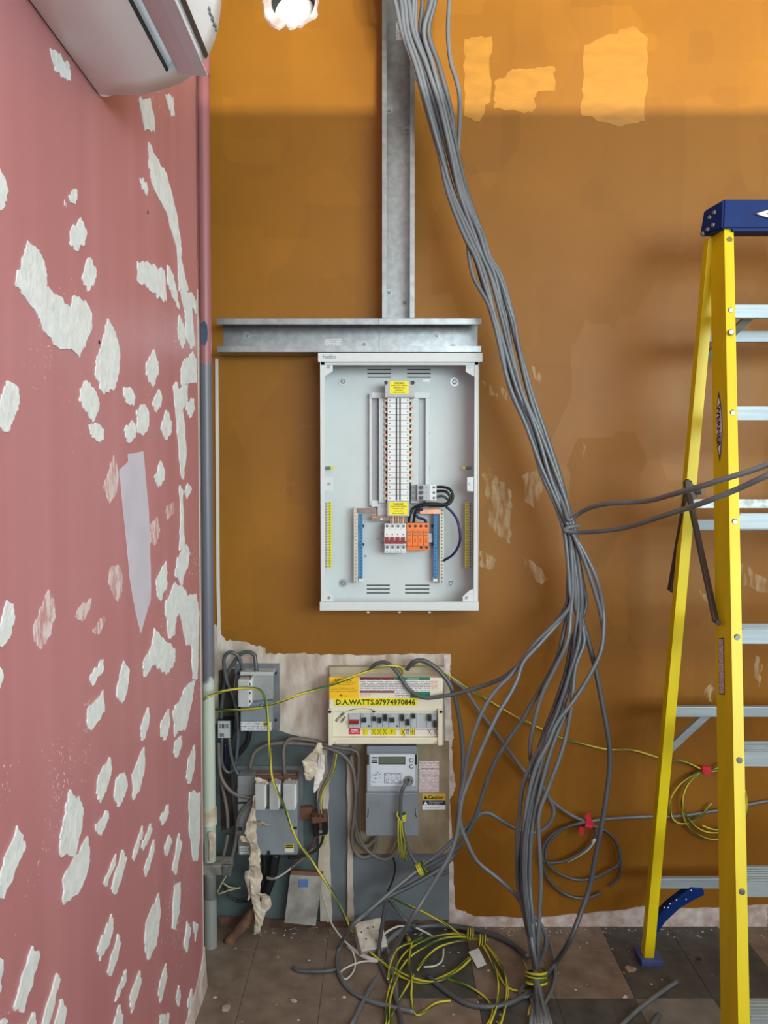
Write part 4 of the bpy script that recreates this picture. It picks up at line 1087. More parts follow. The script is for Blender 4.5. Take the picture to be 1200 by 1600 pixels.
def socket():
    bm = bmesh.new(); add_box(bm, (-.045, -.045, 0), (.045, .045, .04), .004)
    bmesh.ops.rotate(bm, verts=bm.verts, cent=(0, 0, 0), matrix=Matrix.Rotation(math.radians(20), 3, 'Z') @ Matrix.Rotation(math.radians(38), 3, 'X'))
    zm = min(v.co.z for v in bm.verts)
    c = PF(576, 1487)
    bmesh.ops.translate(bm, verts=bm.verts, vec=(c.x, c.y+.02, -zm+.001)); return bm, zm
bm_, zm_ = socket(); sbody = link_bm('body', bm_, mat('dirty_white_plastic', (206, 202, 192), .5, scale=30, rgb2=(160, 150, 138)), sb)
rotm = Matrix.Rotation(math.radians(20), 3, 'Z') @ Matrix.Rotation(math.radians(38), 3, 'X')
c = PF(576, 1487) + Vector((0, .02, -zm_+.001))
for x, y in ((-.03, .012), (-.006, .02), (.012, .02), (.028, .006), (-.02, -.01), (.01, -.022)):
    disc('fixing_hole', c + rotm @ Vector((x, y, .0402)), rotm @ Vector((0, 0, 1)), .0028, .0004, DK, sb, 8)
# ------------------------------------------------------------------ torn paper hanging in strips
t = thing('torn_paper_strip', 'long torn strip of cream paper hanging from the lower cut-out to the floor', 'paper', P(400, 1462, .1))
crumple('strip', '398,1243,5,.125 397,1262,7 394,1280,14 392,1300,20 396,1315,13,.13 399,1330,17 398,1348,18,.12 400,1365,20 399,1385,18,.11 400,1405,16 403,1420,14,.1 404,1440,13 402,1458,9,.09', TORN, t, 11, .3)
crumple('torn_flap', '408,1396,12,.115 416,1402,18 415,1415,16 410,1428,10 408,1446,4', TORN, t, 12, .3)
crumple('torn_flap', '388,1360,9,.115 387,1375,8 391,1395,6 388,1406,3', TORN, t, 13, .3)
crumple('curled_piece', '396,1284,8,.135 404,1283,13 414,1287,12 422,1288,5', mat('tan_paper', (196, 164, 130), .85, vary=.15, scale=30), t, 14, .4)
crumple('curled_piece', '378,1306,8,.105 386,1312,18 396,1316,14', TORN, t, 15, .4)
t = thing('torn_paper_strip', 'short torn flap of white paper hanging from cables left of the meter', 'paper', P(490, 1238, .1))
crumple('strip', '500,1160,6,.11 497,1172,16,.12 489,1185,26 485,1200,24 484,1212,16 483,1219,6', TORN, t, 16, .3)
crumple('torn_flap', '503,1180,8,.13 501,1200,12 497,1218,13 493,1232,7 491,1238,3', mat('white_paper', (234, 230, 224), .85, vary=.08, scale=30), t, 17, .3)
t = tag(crumple('torn_paper_tuft', '401,1214,6,.105 406,1218,16 413,1223,18 421,1222,8', TORN, None, 18, .4), 'small tuft of torn paper caught above the left fuse carrier', 'paper')
# black duct running down to the floor behind the paper strip
t = thing('cable_duct', 'thick black armoured cable dropping from the lower cut-out', 'cable', P(425, 1336, .05))
tube('sheath', path('431,1334,.055 428,1350 424,1370 416,1392 408,1410'), M_(8, .05), BKCABLE, t, 10, 4)
tube('brown_sleeve', path('409,1408,.056 396,1425 378,1448 355,1475,.09'), M_(8.5, .05), mat('rusty_sleeve', (118, 84, 66), .8, vary=.25, scale=30), t, 10, 4)
tag(tube('supply_cable', path('412,1334,.06 413,1350 412,1372 408,1388'), M_(3.5, .05), BKCABLE, None, 8, 4), 'thin black supply cable beside the thick black one under the lower cut-out', 'cable')
# ------------------------------------------------------------------ stepladder
STEP = .2835; DT = lambda z: 2.07 + (z-1.82)*.25           # distance from camera of the front-rail line
def fy(z): return -D + DT(z)                                # y of front edge of the front rails
def fx(z):                                                  # inner edge x of left front rail's web (left face)
    return .945 - (2.2-z)*.077
ZTOP = 2.20
XC = 1.235
lad = thing('step_ladder', 'yellow fibreglass stepladder with blue cap and aluminium treads, by the ochre wall', 'ladder', (XC, fy(0)+.3, 0))
lean = Vector((0, .25, 1)).normalized()
def rail(name, p0, p1, wid, dep, inward, m, th=.004):
    """C-section rail from p0 to p1 (front outer corner line); flanges point inward (+1/-1 in x), dep goes back in y"""
    s = inward
    prof_ = [(0, 0), (wid*s, 0), (wid*s, th*1.3), (th*s, th*1.3), (th*s, dep-th*1.3), (wid*s, dep-th*1.3), (wid*s, dep), (0, dep)]
    a = [Vector(p0)+Vector((x, y, 0)) for x, y in prof_]; b = [Vector(p1)+Vector((x, y, 0)) for x, y in prof_]
    n = len(a); vs = a+b
    fs = [(i, (i+1) % n, n+(i+1) % n, n+i) for i in range(n)]
    def cap(o): return [(o+0, o+1, o+2, o+3), (o+0, o+3, o+4, o+7), (o+4, o+5, o+6, o+7)]
    fs += cap(0)+cap(n)
    bm = bmesh.new(); V = [bm.verts.new(v) for v in vs]
    for f in fs: bm.faces.new([V[i] for i in f])
    return link_bm(name, bm, m, lad)
RW, RD = .026, .092
zt_ = 2.215
lr = rail('front_rail', (fx(0.02), fy(0.02), 0.02), (fx(zt_), fy(zt_), zt_), RW, RD, 1, YELLOW)
rail('front_rail', (2*XC-fx(0.02), fy(0.02), 0.02), (2*XC-fx(zt_), fy(zt_), zt_), RW, RD, -1, YELLOW)
for s in (0, 1):
    x = fx(0) if s == 0 else 2*XC-fx(0)
    k = 1 if s == 0 else -1
    box('foot', (x-.004*k, fy(0)-.004, 0), (x+.04*k, fy(0)+RD+.004, .03), BLACK, lad, .004)
# rear legs
ry_t, ry_b = -.285, PF(1006, 1497, 0).y
rx_t, rx_b = P(1100, 378, .285).x, PF(1001, 1497, 0).x
def rx(z): return rx_b + (rx_t-rx_b)*z/2.2
def ryy(z): return ry_b + (ry_t-ry_b)*z/2.2
for s in (1, -1):
    f = (lambda x: x) if s == 1 else (lambda x: 2*XC-x)
    rail('rear_leg', (f(rx(.012)), ryy(.012)-.03, .012), (f(rx(2.2)), ryy(2.2)-.03, 2.2), .03, .032, s, YELLOW, .005)
# blue moulded cap
capz0, capz1 = P(1135, 357, .40).z, P(1135, 311, .40).z
yf = fy(2.23)-.012; yb = ryy(2.2)+.03
cx0 = fx(2.2)-.012; cw = 2*(XC-cx0)
dcf, dcb = -yf, .305
A1, A2, A3, A4 = P(1129, 357, dcf+.004), P(1131, 311, dcf), P(1092, 370, dcb), P(1099, 329.5, dcb+.01)
def cap_geo():
    mx = lambda p: Vector((2*XC-p.x, p.y, p.z))
    bm = bmesh.new()
    a = [bm.verts.new(p) for p in (A1, mx(A1), mx(A3), A3)]; b = [bm.verts.new(p) for p in (A2, mx(A2), mx(A4), A4)]
    bm.faces.new(b); bm.faces.new(a[::-1])
    for i in range(4): bm.faces.new((a[i], a[(i+1) % 4], b[(i+1) % 4], b[i]))
    bmesh.ops.recalc_face_normals(bm, faces=bm.faces)
    bmesh.ops.bevel(bm, geom=list(bm.edges), offset=.004, segments=2, affect='EDGES')
    return bm
capo = link_bm('top_cap', cap_geo(), BLUE, lad)
box('cap_lip', (cx0+.03, yf-.006, capz0-.006), (cx0+cw-.03, yf+.004, capz0+.003), BLUE, lad, .002)
nside = (A3-A1).cross(A2-A1).normalized()
if nside.x > 0: nside = -nside
for a, b in ((.42, .70), (.62, .60), (.42, .25), (.64, .17), (.86, .08)):
    c = (A1.lerp(A3, a)).lerp(A2.lerp(A4, a), b)
    disc('cap_rivet', c-nside*.002, nside, .0075, .006, ZINC, capo, 10, .005)
# maker's emblem on the cap front
def almond(c, right, up, L, Hh, n=20):
    pts = []
    for i in range(n+1):
        t = -1+2*i/n; pts.append((t*L/2, Hh/2*(1-t*t)))
    for i in range(1, n):
        t = 1-2*i/n; pts.append((t*L/2, -Hh/2*(1-t*t)))
    return [Vector(c)+Vector(right)*x+Vector(up)*y for x, y in pts]
lc = P(1222, 339.5, .0); 
tt = (yf-.004+D); lc = Vector(((1226-600)/FPX*tt, yf-.0035, capz0+.042))
upc = Vector((0, .004/(capz1-capz0), 1)).normalized()
prism('emblem', almond(lc, (1, 0, 0), upc, .20, .042), (0, -.0012, 0), INK, capo)
prism('emblem', almond(lc+Vector((0, -.0013, 0)), (1, 0, 0), upc, .188, .036), (0, -.0006, 0), WHITEINK, capo)
prism('emblem', almond(lc+Vector((0, -.002, 0)), (1, 0, 0), upc, .136, .026), (0, -.0006, 0), mat('navy_print', (20, 28, 70), .5, vary=.04, scale=20), capo)
text('lettering', 'WERNER', lc+Vector((0, -.0028, 0)), (1, 0, 0), upc, .014, WHITEINK, capo, .112, bold=.03)
# treads
for k in range(1, 8):
    z = STEP*k; xa = fx(z)+.005; xb = 2*XC-xa; y0 = fy(z)+.006
    prof_ = [(0, -.036), (0, 0), (.078, 0), (.078, -.022), (.075, -.022), (.075, -.003), (.003, -.003), (.003, -.033), (.012, -.033), (.012, -.036)]
    st_o = prism('tread', [Vector((xa, y0+a, z+b)) for a, b in prof_], (xb-xa, 0, 0), ALU, lad)
    def grooves(z=z, xa=xa, xb=xb, y0=y0):
        bm = bmesh.new()
        for j in range(6): add_box(bm, (xa+.03, y0+.008+j*.0115, z), (xb-.03, y0+.012+j*.0115, z+.0016))
        return bm
    if k < 6: link_bm('tread_grip', grooves(), ALU, st_o, kind='stuff')
    for s in (1, -1):
        x = fx(z)+.0125 if s == 1 else 2*XC-fx(z)-.0125
        disc('tread_rivet', (x, fy(z-.018)+.001, z-.018), (0, -1, 0), .0085, .004, ZINC, lad, 12, .006)
x = fx(1.87)+.0125
disc('tread_rivet', (x, fy(1.87)+.001, P(1139, 520, .46).z), (0, -1, 0), .0085, .004, ZINC, lad, 12, .006)
disc('rail_slot', (fx(2.17)+.014, fy(2.17), P(1138, 373, .4).z), (0, -1, 0), .008, .001, mat('dull_olive', (120, 112, 40), .6, vary=.1, scale=20), lad, 10)
# rear horizontals
for v in (533, 819, 1109, 1382):
    z = P(1090, v, .2).z; xa = rx(z)+.012; xb = 2*XC-xa; y = ryy(z)
    box('rear_brace', (xa, y-.006, z-.016), (xb, y+.012, z+.016), ALU, lad, .002)
# diagonal braces
def bar(name, a, b, w, th, m, nrm=(0, 1, 0)):
    a, b = Vector(a), Vector(b); t = (b-a).normalized(); n = Vector(nrm); s = t.cross(n).normalized(); n = s.cross(t).normalized()
    pts = [a+s*w/2, a-s*w/2, b-s*w/2, b+s*w/2]
    return prism(name, pts, n*th, m, lad, .0008)
bar('diagonal_brace', P(1037, 1181, .205), P(1118, 1106, .205), .022, .014, ALU)
bar('diagonal_brace', P(1096, 568, .24), P(1182, 486, .42), .022, .014, ALU)
z = STEP*7
# folding spreader
J = P(1080, 768, .34)
bar('spreader_arm', P(1049, 922, .19), P(1078, 752, .30), .021, .008, DARKSTEEL, (-.6, 1, 0))
bar('spreader_arm', P(1121, 972, .60), P(1076, 762, .34), .021, .008, DARKSTEEL, (-.5, 1, 0))
pprism('spreader_joint', [(1070,752),(1076,748),(1090,764),(1091,775),(1084,782),(1072,776)], .335, .35, DARKSTEEL, lad, .002)
disc('spreader_bolt', P(1089, 769, .35), (.5, -1, 0), .007, .02, ZINC, lad, 10)
zz_ = P(1095, 787, .34).z
box('spreader_crossbar', (P(1079, 787, .34).x, -.345, zz_-.013), (2*XC-P(1079, 787, .34).x, -.335, zz_+.013), mat('weathered_aluminium', (168, 172, 170), .5, .6, vary=.2, scale=60), lad, .001)
for a in ((1049, 922, .19), (1121, 972, .60)):
    disc('pivot_rivet', P(*a)+Vector((0, -.006, 0)), (-.4, -1, 0), .007, .006, DARKSTEEL, lad, 10)
# blue foot and curved blue brace of the rear leg
bz = Vector((rx_b, ry_b, 0))
box('rear_foot', (rx_b-.012, ry_b-.045, 0), (rx_b+.055, ry_b+.03, .02), mat('blue_grey_moulding', (72, 88, 146), .45, vary=.08, scale=20), lad, .004)
def curved():
    inner = [(1010,1492),(1014,1468),(1022,1450),(1035,1432),(1055,1413),(1076,1400),(1095,1391)]
    outer = [(1093,1381),(1074,1380),(1058,1392),(1040,1406),(1025,1421),(1014,1434),(1011,1450),(1005,1490)]
    dep = -ry_b-.005
    return [P(u, v, dep) for u, v in inner+outer]
prism('foot_brace', curved(), (0, -.03, 0), BLUE, lad, .002)
for u, v in ((1038,1418),(1047,1412),(1057,1406),(1044,1418),(1072,1405),(1080,1391)):
    disc('paint_fleck', P(u, v, -ry_b+.0255), (0, -1, 0), .0022, .0006, WHITEINK, lad, 6)
# maker's sticker and warning sticker on the outer face of the left front rail
zs = (P(1126, 601, .54).z+P(1126, 724, .54).z)/2
nx = Vector((-1, 0, .077)).normalized()
upw = lean; 
def on_web(z, yoff): return Vector((fx(z), fy(z)+yoff, z)) + nx*.0004
cst = on_web(zs, .048)
rdir = -(Vector((-.077*-1*.0, 0, 0))+Vector((.077, .25, 1)).normalized())       # text reads downwards
updir = nx.cross(rdir)
Lst = (P(1126, 601, .54)-P(1126, 724, .54)).length*1.0
prism('maker_sticker', almond(cst, rdir, updir, Lst, .040), nx*.0006, mat('sticker_edge', (206, 196, 150), .5, vary=.04, scale=20), lr)
prism('maker_sticker', almond(cst+nx*.0008, rdir, updir, Lst*.985, .037), nx*.0004, PURPLE, lr)
prism('maker_sticker', almond(cst+nx*.0014, rdir, updir, Lst*.80, .031), nx*.0004, WHITEINK, lr)
text('lettering', 'WERNER', cst+nx*.0020, rdir, updir, .021, INK, lr, Lst*.60, bold=.03)
zw = (P(1121, 998, .62).z+P(1121, 1084, .62).z)/2
cw_ = on_web(zw, .058); Lw = (P(1121, 998, .62)-P(1121, 1084, .62)).length
def strip(c, L, w, lift, th, m, name):
    c = c+nx*lift
    return prism(name, [c+rdir*L/2+updir*w/2, c+rdir*L/2-updir*w/2, c-rdir*L/2-updir*w/2, c-rdir*L/2+updir*w/2], nx*th, m, lr)
strip(cw_, Lw, .030, .0004, .0004, INK, 'warning_sticker')
strip(cw_, Lw*.97, .026, .0009, .0003, print_mat('ladder_rows', (226, 206, 206), (96, 70, 80), .006, word=170, cut=.45, axis=1), 'warning_sticker')
# ------------------------------------------------------------------ the hanging bundle of grey cables
ST = [(-230, 575, 650), (-30, 604, 673), (0, 617, 680), (50, 628, 669), (100, 646, 685), (167, 665, 704), (233, 682, 718), (300, 698, 734), (367, 724, 760), (400, 741, 768), (433, 751, 787), (500, 769, 805), (540, 780, 812), (610, 797, 830), (675, 827, 852), (740, 846, 875), (789, 868, 889), (828, 881, 902), (870, 885, 908), (919, 886, 916), (950, 883, 918)]
DEP = {-230: .31, -30: .30, 0: .29, 233: .24, 500: .21, 828: .22, 950: .22}
def dep_at(v):
    ks = sorted(DEP)
    for a, b in zip(ks, ks[1:]):
        if a <= v <= b: return DEP[a]+(DEP[b]-DEP[a])*(v-a)/(b-a)
    return DEP[ks[-1]]
RG = .0066
tails = [
 # lower ends after the tie; (path, label)
 ("847,1000,.22 820,1030 790,1056 765,1068 720,1082,.14 690,1088 662,1090,.12 640,1078 622,1052 605,1036 588,1037 578,1047,.06", 'grey cable curving left across the green notice into the top of the consumer unit'),
 ("841,1000,.23 815,1033 797,1056 775,1078 757,1105 742,1140 731,1180 724,1220 717,1260 720,1290 728,1312 745,1345 775,1370 803,1395 822,1420 843,1442,.3 853,1465 849,1490 838,1512,f.03", 'grey cable dropping left of the bundle then crossing back to the yellow and green tie'),
 ("845,1004,.24 818,1034 808,1062 795,1088 780,1112 765,1142 748,1180 732,1220 721,1252 714,1300 703,1335 688,1362 665,1400 640,1440,.38 606,1500,f.01 575,1550,f.007 548,1604,f.007", 'long grey cable running from the bundle to the lower left edge of the floor'),
 ("878,1000,.23 870,1030 852,1064 835,1092 815,1126 790,1162 770,1197 757,1232 743,1275 730,1302 715,1325 690,1342 664,1356,.18 632,1377 607,1400 598,1440 592,1490,f.02 600,1520,f.008 615,1550,f.008 625,1588,f.008 629,1606,f.008", 'grey cable passing through the small yellow and green knot below the meter'),
 ("887,1000,.25 866,1046 848,1082 834,1130 828,1170 831,1192 846,1226 858,1247 865,1267 858,1287 841,1300 815,1298 790,1286 766,1271 750,1272 738,1285 715,1306 690,1330 662,1352,.17 622,1384 580,1420 550,1447,.3 531,1478,f.01 527,1510,f.008 540,1540,f.008 570,1561,f.008 610,1573,f.008 647,1581,f.008", 'grey cable with a hook-shaped loop on the ochre wall, ending left on the floor'),
 ("898,1000,.23 893,1040 885,1072 873,1102 860,1132 845,1165 829,1196 816,1232 812,1272 808,1305 809,1380,.3 819,1430,.33 833,1495,.38 838,1524,f.035 852,1602,f.007", 'grey cable forming the left edge of the lower bundle'),
 ("905,1000,.25 890,1052 871,1112 855,1152 843,1202 832,1242 822,1292 818,1342 820,1402 830,1470,.37 837,1524,f.045 843,1602,f.007", 'grey cable in the middle of the lower bundle, ending at the frame edge'),
 ("909,1000,.21 893,1062 878,1110 861,1172 848,1222 830,1272 822,1332 821,1382 830,1450,.35 839,1524,f.02 861,1602,f.007", 'grey cable lying behind the others in the lower bundle'),
 ("913,1000,.24 899,1042 894,1092 886,1142 875,1182 856,1232 842,1272 842,1312 845,1372 843,1422 840,1482,.37 838,1524,f.025 829,1602,f.007", 'grey cable forming the right edge of the lower bundle'),
 ("916,990,.22 929,1040 940,1095 950,1150 953,1190 948,1240 940,1290 930,1340 920,1390,.28 906,1430,.3 890,1470,.32 868,1505,f.02 845,1535,f.008 815,1558,f.008 780,1572,f.008 735,1570,f.008 698,1550,f.008 668,1525,f.008", 'thick grey cable bowing far right of the bundle and curling over the floor'),
 ("942,950,.24 943,985 938,1020 920,1057 897,1094 871,1128 856,1162 836,1202 822,1262 817,1332 823,1422,.34 836,1500,.39 840,1524,f.03 836,1602,f.007", 'grey cable bulging right of the node below the tie and rejoining the bundle'),
 ("884,960,.2 872,985 858,1010 840,1040 826,1066 810,1092", None),
 ("902,1000,.2 886,1060 868,1118 850,1172 838,1232 828,1300 827,1372,.32 834,1452,.36 838,1524,f.04 846,1602,f.007", 'grey cable running straight through the core of the lower bundle'),
 ("894,1000,.21 884,1050 866,1104 848,1150 836,1192 826,1240 817,1300 814,1372,.3 826,1460,.36 836,1524,f.05 840,1602,f.007", 'grey cable second from the left in the lower bundle'),
]
tails = [t for t in tails if t[1]]
N = len(tails)
rb = random.Random(21)
def slot_path(i):
    toks = []
    ph = rb.uniform(0, 6.28); base = (i+.5)/N
    order = [3, 0, 7, 5, 1, 8, 10, 2, 11, 12, 4, 9, 6][i % 13]/12.0
    for v, ua, ub in ST:
        if i == 10 and v > 800: break
        t = min(max(v/950, 0), 1)
        f0 = order; f1 = base
        f = f0*(1-t)+f1*t + .16*math.sin(v/110.0+ph)
        f = min(max(f, 0.0), 1.0)
        layer = ((i*5) % 3-1)*.0105 + .006*math.sin(v/90.0+ph*2)
        toks.append(f'{ua+(ub-ua)*f:.1f},{v},{dep_at(v)+layer:.4f}')
    return ' '.join(toks)
for i, (s, lb) in enumerate(tails):
    head = slot_path(i)
    if i == 10: head += ' 893,828,.235 912,862,.24 932,905,.245'
    tag(tube('grey_cable', path(head+' '+s), RG if i != 9 else .0078, GCABLE if i % 3 else GCABLE2, None, 7, 4), lb, 'cable', 'grey cables of the hanging bundle')
# single loose cable right of the bundle at the top
s = '700,-220,.24 704,-100 702,-20,.22 702,0 700,50 704,95 712,122 718,150 718,200 716,240 722,290 731,340 732,390 739,430 752,455 765,480 776,520 795,600 822,665 844,725 866,775,.23 884,815,.24 900,845 918,890 934,940 941,970 942,1000 932,1035 915,1065,.24 893,1100 873,1140 858,1180 846,1225 836,1270 829,1320 828,1400,.33 834,1470,.37 838,1524,f.05 856,1602,f.007'
tag(tube('grey_cable', path(s), RG, GCABLE, None, 7, 4), 'single grey cable hanging apart on the right of the bundle near the ceiling', 'cable', 'grey cables of the hanging bundle')
# cables pulled off to the right across the ladder
tag(tube('grey_cable', path('868,760,.22 880,790,.24 888,812,.262 897,808,.262 912,798,.3 930,791 960,786 1010,783,.55 1060,770,.75 1120,752,.85 1205,724,.9 1300,680,.92 1420,610,.9 1600,520,.85'), RG, GCABLE, None, 7, 5), 'upper of two grey cables led off to the right across the ladder', 'cable')
tag(tube('grey_cable', path('905,822,.262 893,823,.27 882,828,.27 892,831,.275 910,832,.3 940,830 980,824,.5 1040,805,.7 1100,785,.83 1150,765 1205,740,.95 1300,700,.97 1420,640,.95 1600,560,.9'), RG, GCABLE, None, 7, 5), 'lower of two grey cables led off right across the ladder, hooked round the bundle', 'cable')
# cable from the consumer unit down the right edge of the boards
tag(tube('grey_cable', path('636,1046,.06 645,1035,.08 658,1032 672,1037 690,1052 706,1076 716,1115 722,1160,.1 723,1210 716,1270 712,1315 706,1340,.14 680,1362 640,1385 605,1402,.2 575,1424 548,1446,.3'), .0075, GCABLE2, None, 8, 5), 'thick grey cable arching from the consumer unit top right, down beside the meter', 'cable')
tag(tube('grey_cable', path('705,1060,.05 728,1080 745,1105 775,1145 800,1180 815,1200 838,1224 858,1247 880,1266 903,1279 920,1285,.03'), .0062, GCABLE, None, 8, 5), 'grey cable slanting down the ochre wall to the red tape', 'cable')
tag(tube('grey_cable', path('700,1362,.1 684,1367 668,1362 656,1354,.16 645,1341 632,1312 626,1275 627,1240 632,1228,.14 636,1220,.125'), .0062, GCABLE2, None, 8, 5), 'grey cable from the meter dial, bound with yellow and green wire', 'cable')
tag(tube('black_wire', path('613,1337,.03 617,1350 617,1362 612,1380 606,1392 605,1402 616,1418 630,1434 641,1444,.06'), .003, BKCABLE, None, 6, 5), 'thin black wire hanging on the slate panel below the meter', 'wire')
# coil held by red tape on the ochre wall
ct_ = thing('cable_coil', 'loose coil of grey cable tied with red tape low on the ochre wall', 'cable', P(910, 1340, .02))
for s in ('900,1288,.03 885,1292 870,1299 855,1312 847,1330 848,1343 857,1348 880,1346 905,1334 922,1320 930,1308 931,1294,.03',
          '917,1284,.035 892,1290 872,1301 855,1322 853,1342 862,1356 880,1368 905,1375 930,1371 952,1360 966,1350 968,1336 962,1314 946,1298 925,1290,.03',
          '934,1293,.025 954,1305 967,1326 970,1342 968,1365 961,1378 952,1385,.02',
          '846,1340,.02 850,1360 862,1380 885,1398 910,1404 928,1400 940,1394,.02'):
    tube('cable_loop', path(s), .0052, GCABLE2, ct_, 7, 5)
tube('cable_tail', path('915,1285,.03 945,1280,.02 1010,1276,.012 1060,1275 1110,1268 1160,1259 1205,1251,.012 1300,1240,.012 1450,1230,.012'), .0058, GCABLE, ct_, 7, 5)
tube('peeled_end', path('930,1310,.03 918,1326 900,1338 886,1345,.025'), .0062, WHCABLE, ct_, 7, 4)
def tape(px, d, th=.004, nm='red_tape'):
    return prism(nm, ragged([P(u, v, d) for u, v in px], .003, 3, 5), (0, th, 0), TAPE_RED, ct_)
tape([(914,1274),(921,1268),(925,1282),(929,1288),(928,1293),(918,1292),(915,1284)], .042)
tape([(906,1292),(913,1293),(912,1304),(908,1306),(904,1299)], .042)
disc('tape_band', P(913, 1288, .03)+Vector((0, 0, 0)), (1, 0, -.2), .013, .022, TAPE_RED, ct_, 10, .014)
# ------------------------------------------------------------------ yellow and green earth wires
def earth(s, lb, r=.0042, name='earth_wire', parent=None, tw=18):
    o = tube(name, path(s), r, YWIRE, parent, 7, 5, GWIRE, tw)
    if parent is None: tag(o, lb, 'wire')
    return o
earth('645,1042,.06 652,1037,.08 665,1037 685,1046 705,1058,.05 750,1087 800,1116 850,1141,.03 890,1157 915,1164 945,1170 990,1173 1035,1185 1070,1191 1100,1204,.03', 'yellow and green wire slanting across the ochre wall from the consumer unit towards the ladder', .0036)
earth('318,1093,.19 326,1088,.22 350,1080,.16 385,1075,.15 405,1078 414,1092 419,1130 422,1180 426,1218 445,1262,.16 461,1306 490,1350 520,1395 540,1435,.2 560,1470,f.01 590,1500,f.006 625,1525,f.006 660,1535,f.006 690,1527,f.006 716,1511,f.01 735,1496,f.012', 'yellow and green wire looping over both cut-outs and curving down to the floor')
earth('326,1110,.05 345,1110,.07 380,1109,.1 420,1103,.13 465,1086,.14 515,1071 565,1052 598,1042 618,1041,.1 628,1044 630,1052,.05', 'yellow and green wire crossing the upper cut-out to the consumer unit top')
coil = thing('earth_wire_coil', 'big tangled coil of yellow and green wire lying on the floor below the boards', 'wire', PF(700, 1510))
for s in ('607,1402,.08 650,1420,.14 690,1440,.18 722,1462,f.02 735,1468,f.03',
          '765,1604,f.005 778,1560,f.012 775,1520,f.012 757,1482,f.02 735,1463,f.025 700,1460,f.02 660,1470,f.01 632,1490,f.01 615,1522,f.01 605,1560,f.01 602,1604,f.01',
          '782,1604,f.01 791,1560,f.01 789,1525,f.016 770,1490,f.02 745,1467,f.03 700,1465,f.02 652,1486,f.014 626,1515,f.012 610,1560,f.012 611,1604,f.005',
          '756,1474,f.025 778,1500,f.01 793,1540,f.005 788,1580,f.005 776,1606,f.005',
          '740,1468,f.03 715,1470,f.02 685,1480,f.015 663,1500,f.01 652,1516,f.012',
          '735,1498,f.012 712,1520,f.012 680,1533,f.012 645,1528,f.012 612,1512,f.012 575,1486,f.02',
          '643,1472,f.01 640,1500,f.018 643,1535,f.018 643,1560,f.008 652,1586,f.005 680,1568,f.005 704,1563,f.005',
          '646,1523,f.018 628,1556,f.012 611,1586,f.006 604,1606,f.006',
          '697,1527,f.006 740,1546,f.005 765,1566,f.006 768,1588,f.005 758,1606,f.005',
          '770,1505,f.006 790,1540,f.006 815,1548,f.006 830,1543,f.006',
          '660,1466,f.02 624,1480,f.02 612,1500,f.02 606,1530,f.016'):
    earth(s, None, .0038, 'wire_loop', coil)
for c_, w in (((733, 1462), 5), ((752, 1472), 7)):
    for k in range(3):
        p = PF(c_[0]+k*4-4, c_[1], .028)
        tube('wire_tie', [p+Vector((0, .01, -.014)), p+Vector((.001, -.012, -.004)), p+Vector((.003, -.012, .014)), p+Vector((.004, .006, .02)), p+Vector((.006, .02, .006))], .0035, YWIRE, coil, 6, 3, GWIRE, 30)
o = prism('paper_tag', [PF(732, 1488, .014), PF(748, 1482, .018), PF(760, 1507, .006), PF(746, 1513, .004)], (0, 0, .0015), mat('tag_white', (206, 210, 212), .5, vary=.06, scale=30), coil)
tube('wire_end_cap', [PF(637, 1465, .01), PF(642, 1476, .01)], .008, YWIRE, coil, 6, 2)
# coil on the wall behind the ladder
ec = thing('earth_wire_coil', 'coil of yellow and green wire hanging on the ochre wall behind the ladder', 'wire', P(1110, 1258, .02))
def ellipse(cu_, cv, ru, rv, a0, a1, d, n=14):
    return ' '.join(f'{cu_+ru*math.cos(math.radians(a0+(a1-a0)*k/n)):.1f},{cv+rv*math.sin(math.radians(a0+(a1-a0)*k/n)):.1f},{d}' for k in range(n+1))
for s in (ellipse(1116, 1257, 51, 55, -100, 255, .022), ellipse(1114, 1252, 47, 49, -95, 250, .03), ellipse(1120, 1250, 46, 46, -100, 120, .036),
          '1098,1204,.03 1078,1213 1060,1228 1048,1250,.02 1049,1275 1060,1286 1078,1284,.02 1098,1272 1112,1255', '1185,1172,.02 1200,1168 1215,1170', '1113,1203,.03 1140,1188 1165,1176 1187,1172,.02'):
    earth(s, None, .0034, 'wire_loop', ec)
prism('red_tape', ragged([P(u, v, .045) for u, v in ((1098,1198),(1110,1197),(1113,1208),(1103,1212),(1097,1206))], .002, 3, 5), (0, .012, 0), TAPE_RED, ec)
# ties of earth wire around the bundles
def wrap(name, u, v, d, r, lb, n=3, axis=(0, 0, 1), gap=.009, flat=None):
    c = flat if flat is not None else P(u, v, d); ax = Vector(axis).normalized(); t = ax.orthogonal().normalized(); s = ax.cross(t)
    pts = []
    for k in range(n*10+1):
        a = 2*math.pi*k/10; pts.append(c + ax*(gap*(k/10-n/2)) + t*math.cos(a)*r + s*math.sin(a)*r)
    return tag(tube(name, pts, .0042, YWIRE, None, 6, 2, GWIRE, 12), lb, 'wire')
wrap('wire_tie', 838, 1526, .4, .029, 'yellow and green wire tie around the grey bundle at the floor', 4, (.05, .35, 1), .009, PF(838, 1527, .036))
wrap('wire_tie', 659, 1357, .17, .016, 'small knot of yellow and green wire where two grey cables cross below the meter', 4, (1, 0, .5), .007)
t_ = wrap('wire_tie', 628, 1278, .137, .011, 'yellow and green wire tie with long tails hanging in front of the meter', 3, (0, 0, 1), .008)
for s in ('623,1280,.15 623,1300 624,1320 628,1342,.15', '626,1282,.152 627,1305 630,1325 633,1344,.152', '628,1282,.155 630,1300 634,1322 632,1342,.155', '622,1268,.145 621,1274 625,1280,.15'):
    tube('wire_tail', path(s), .0042, YWIRE, t_, 6, 4, GWIRE, 6)
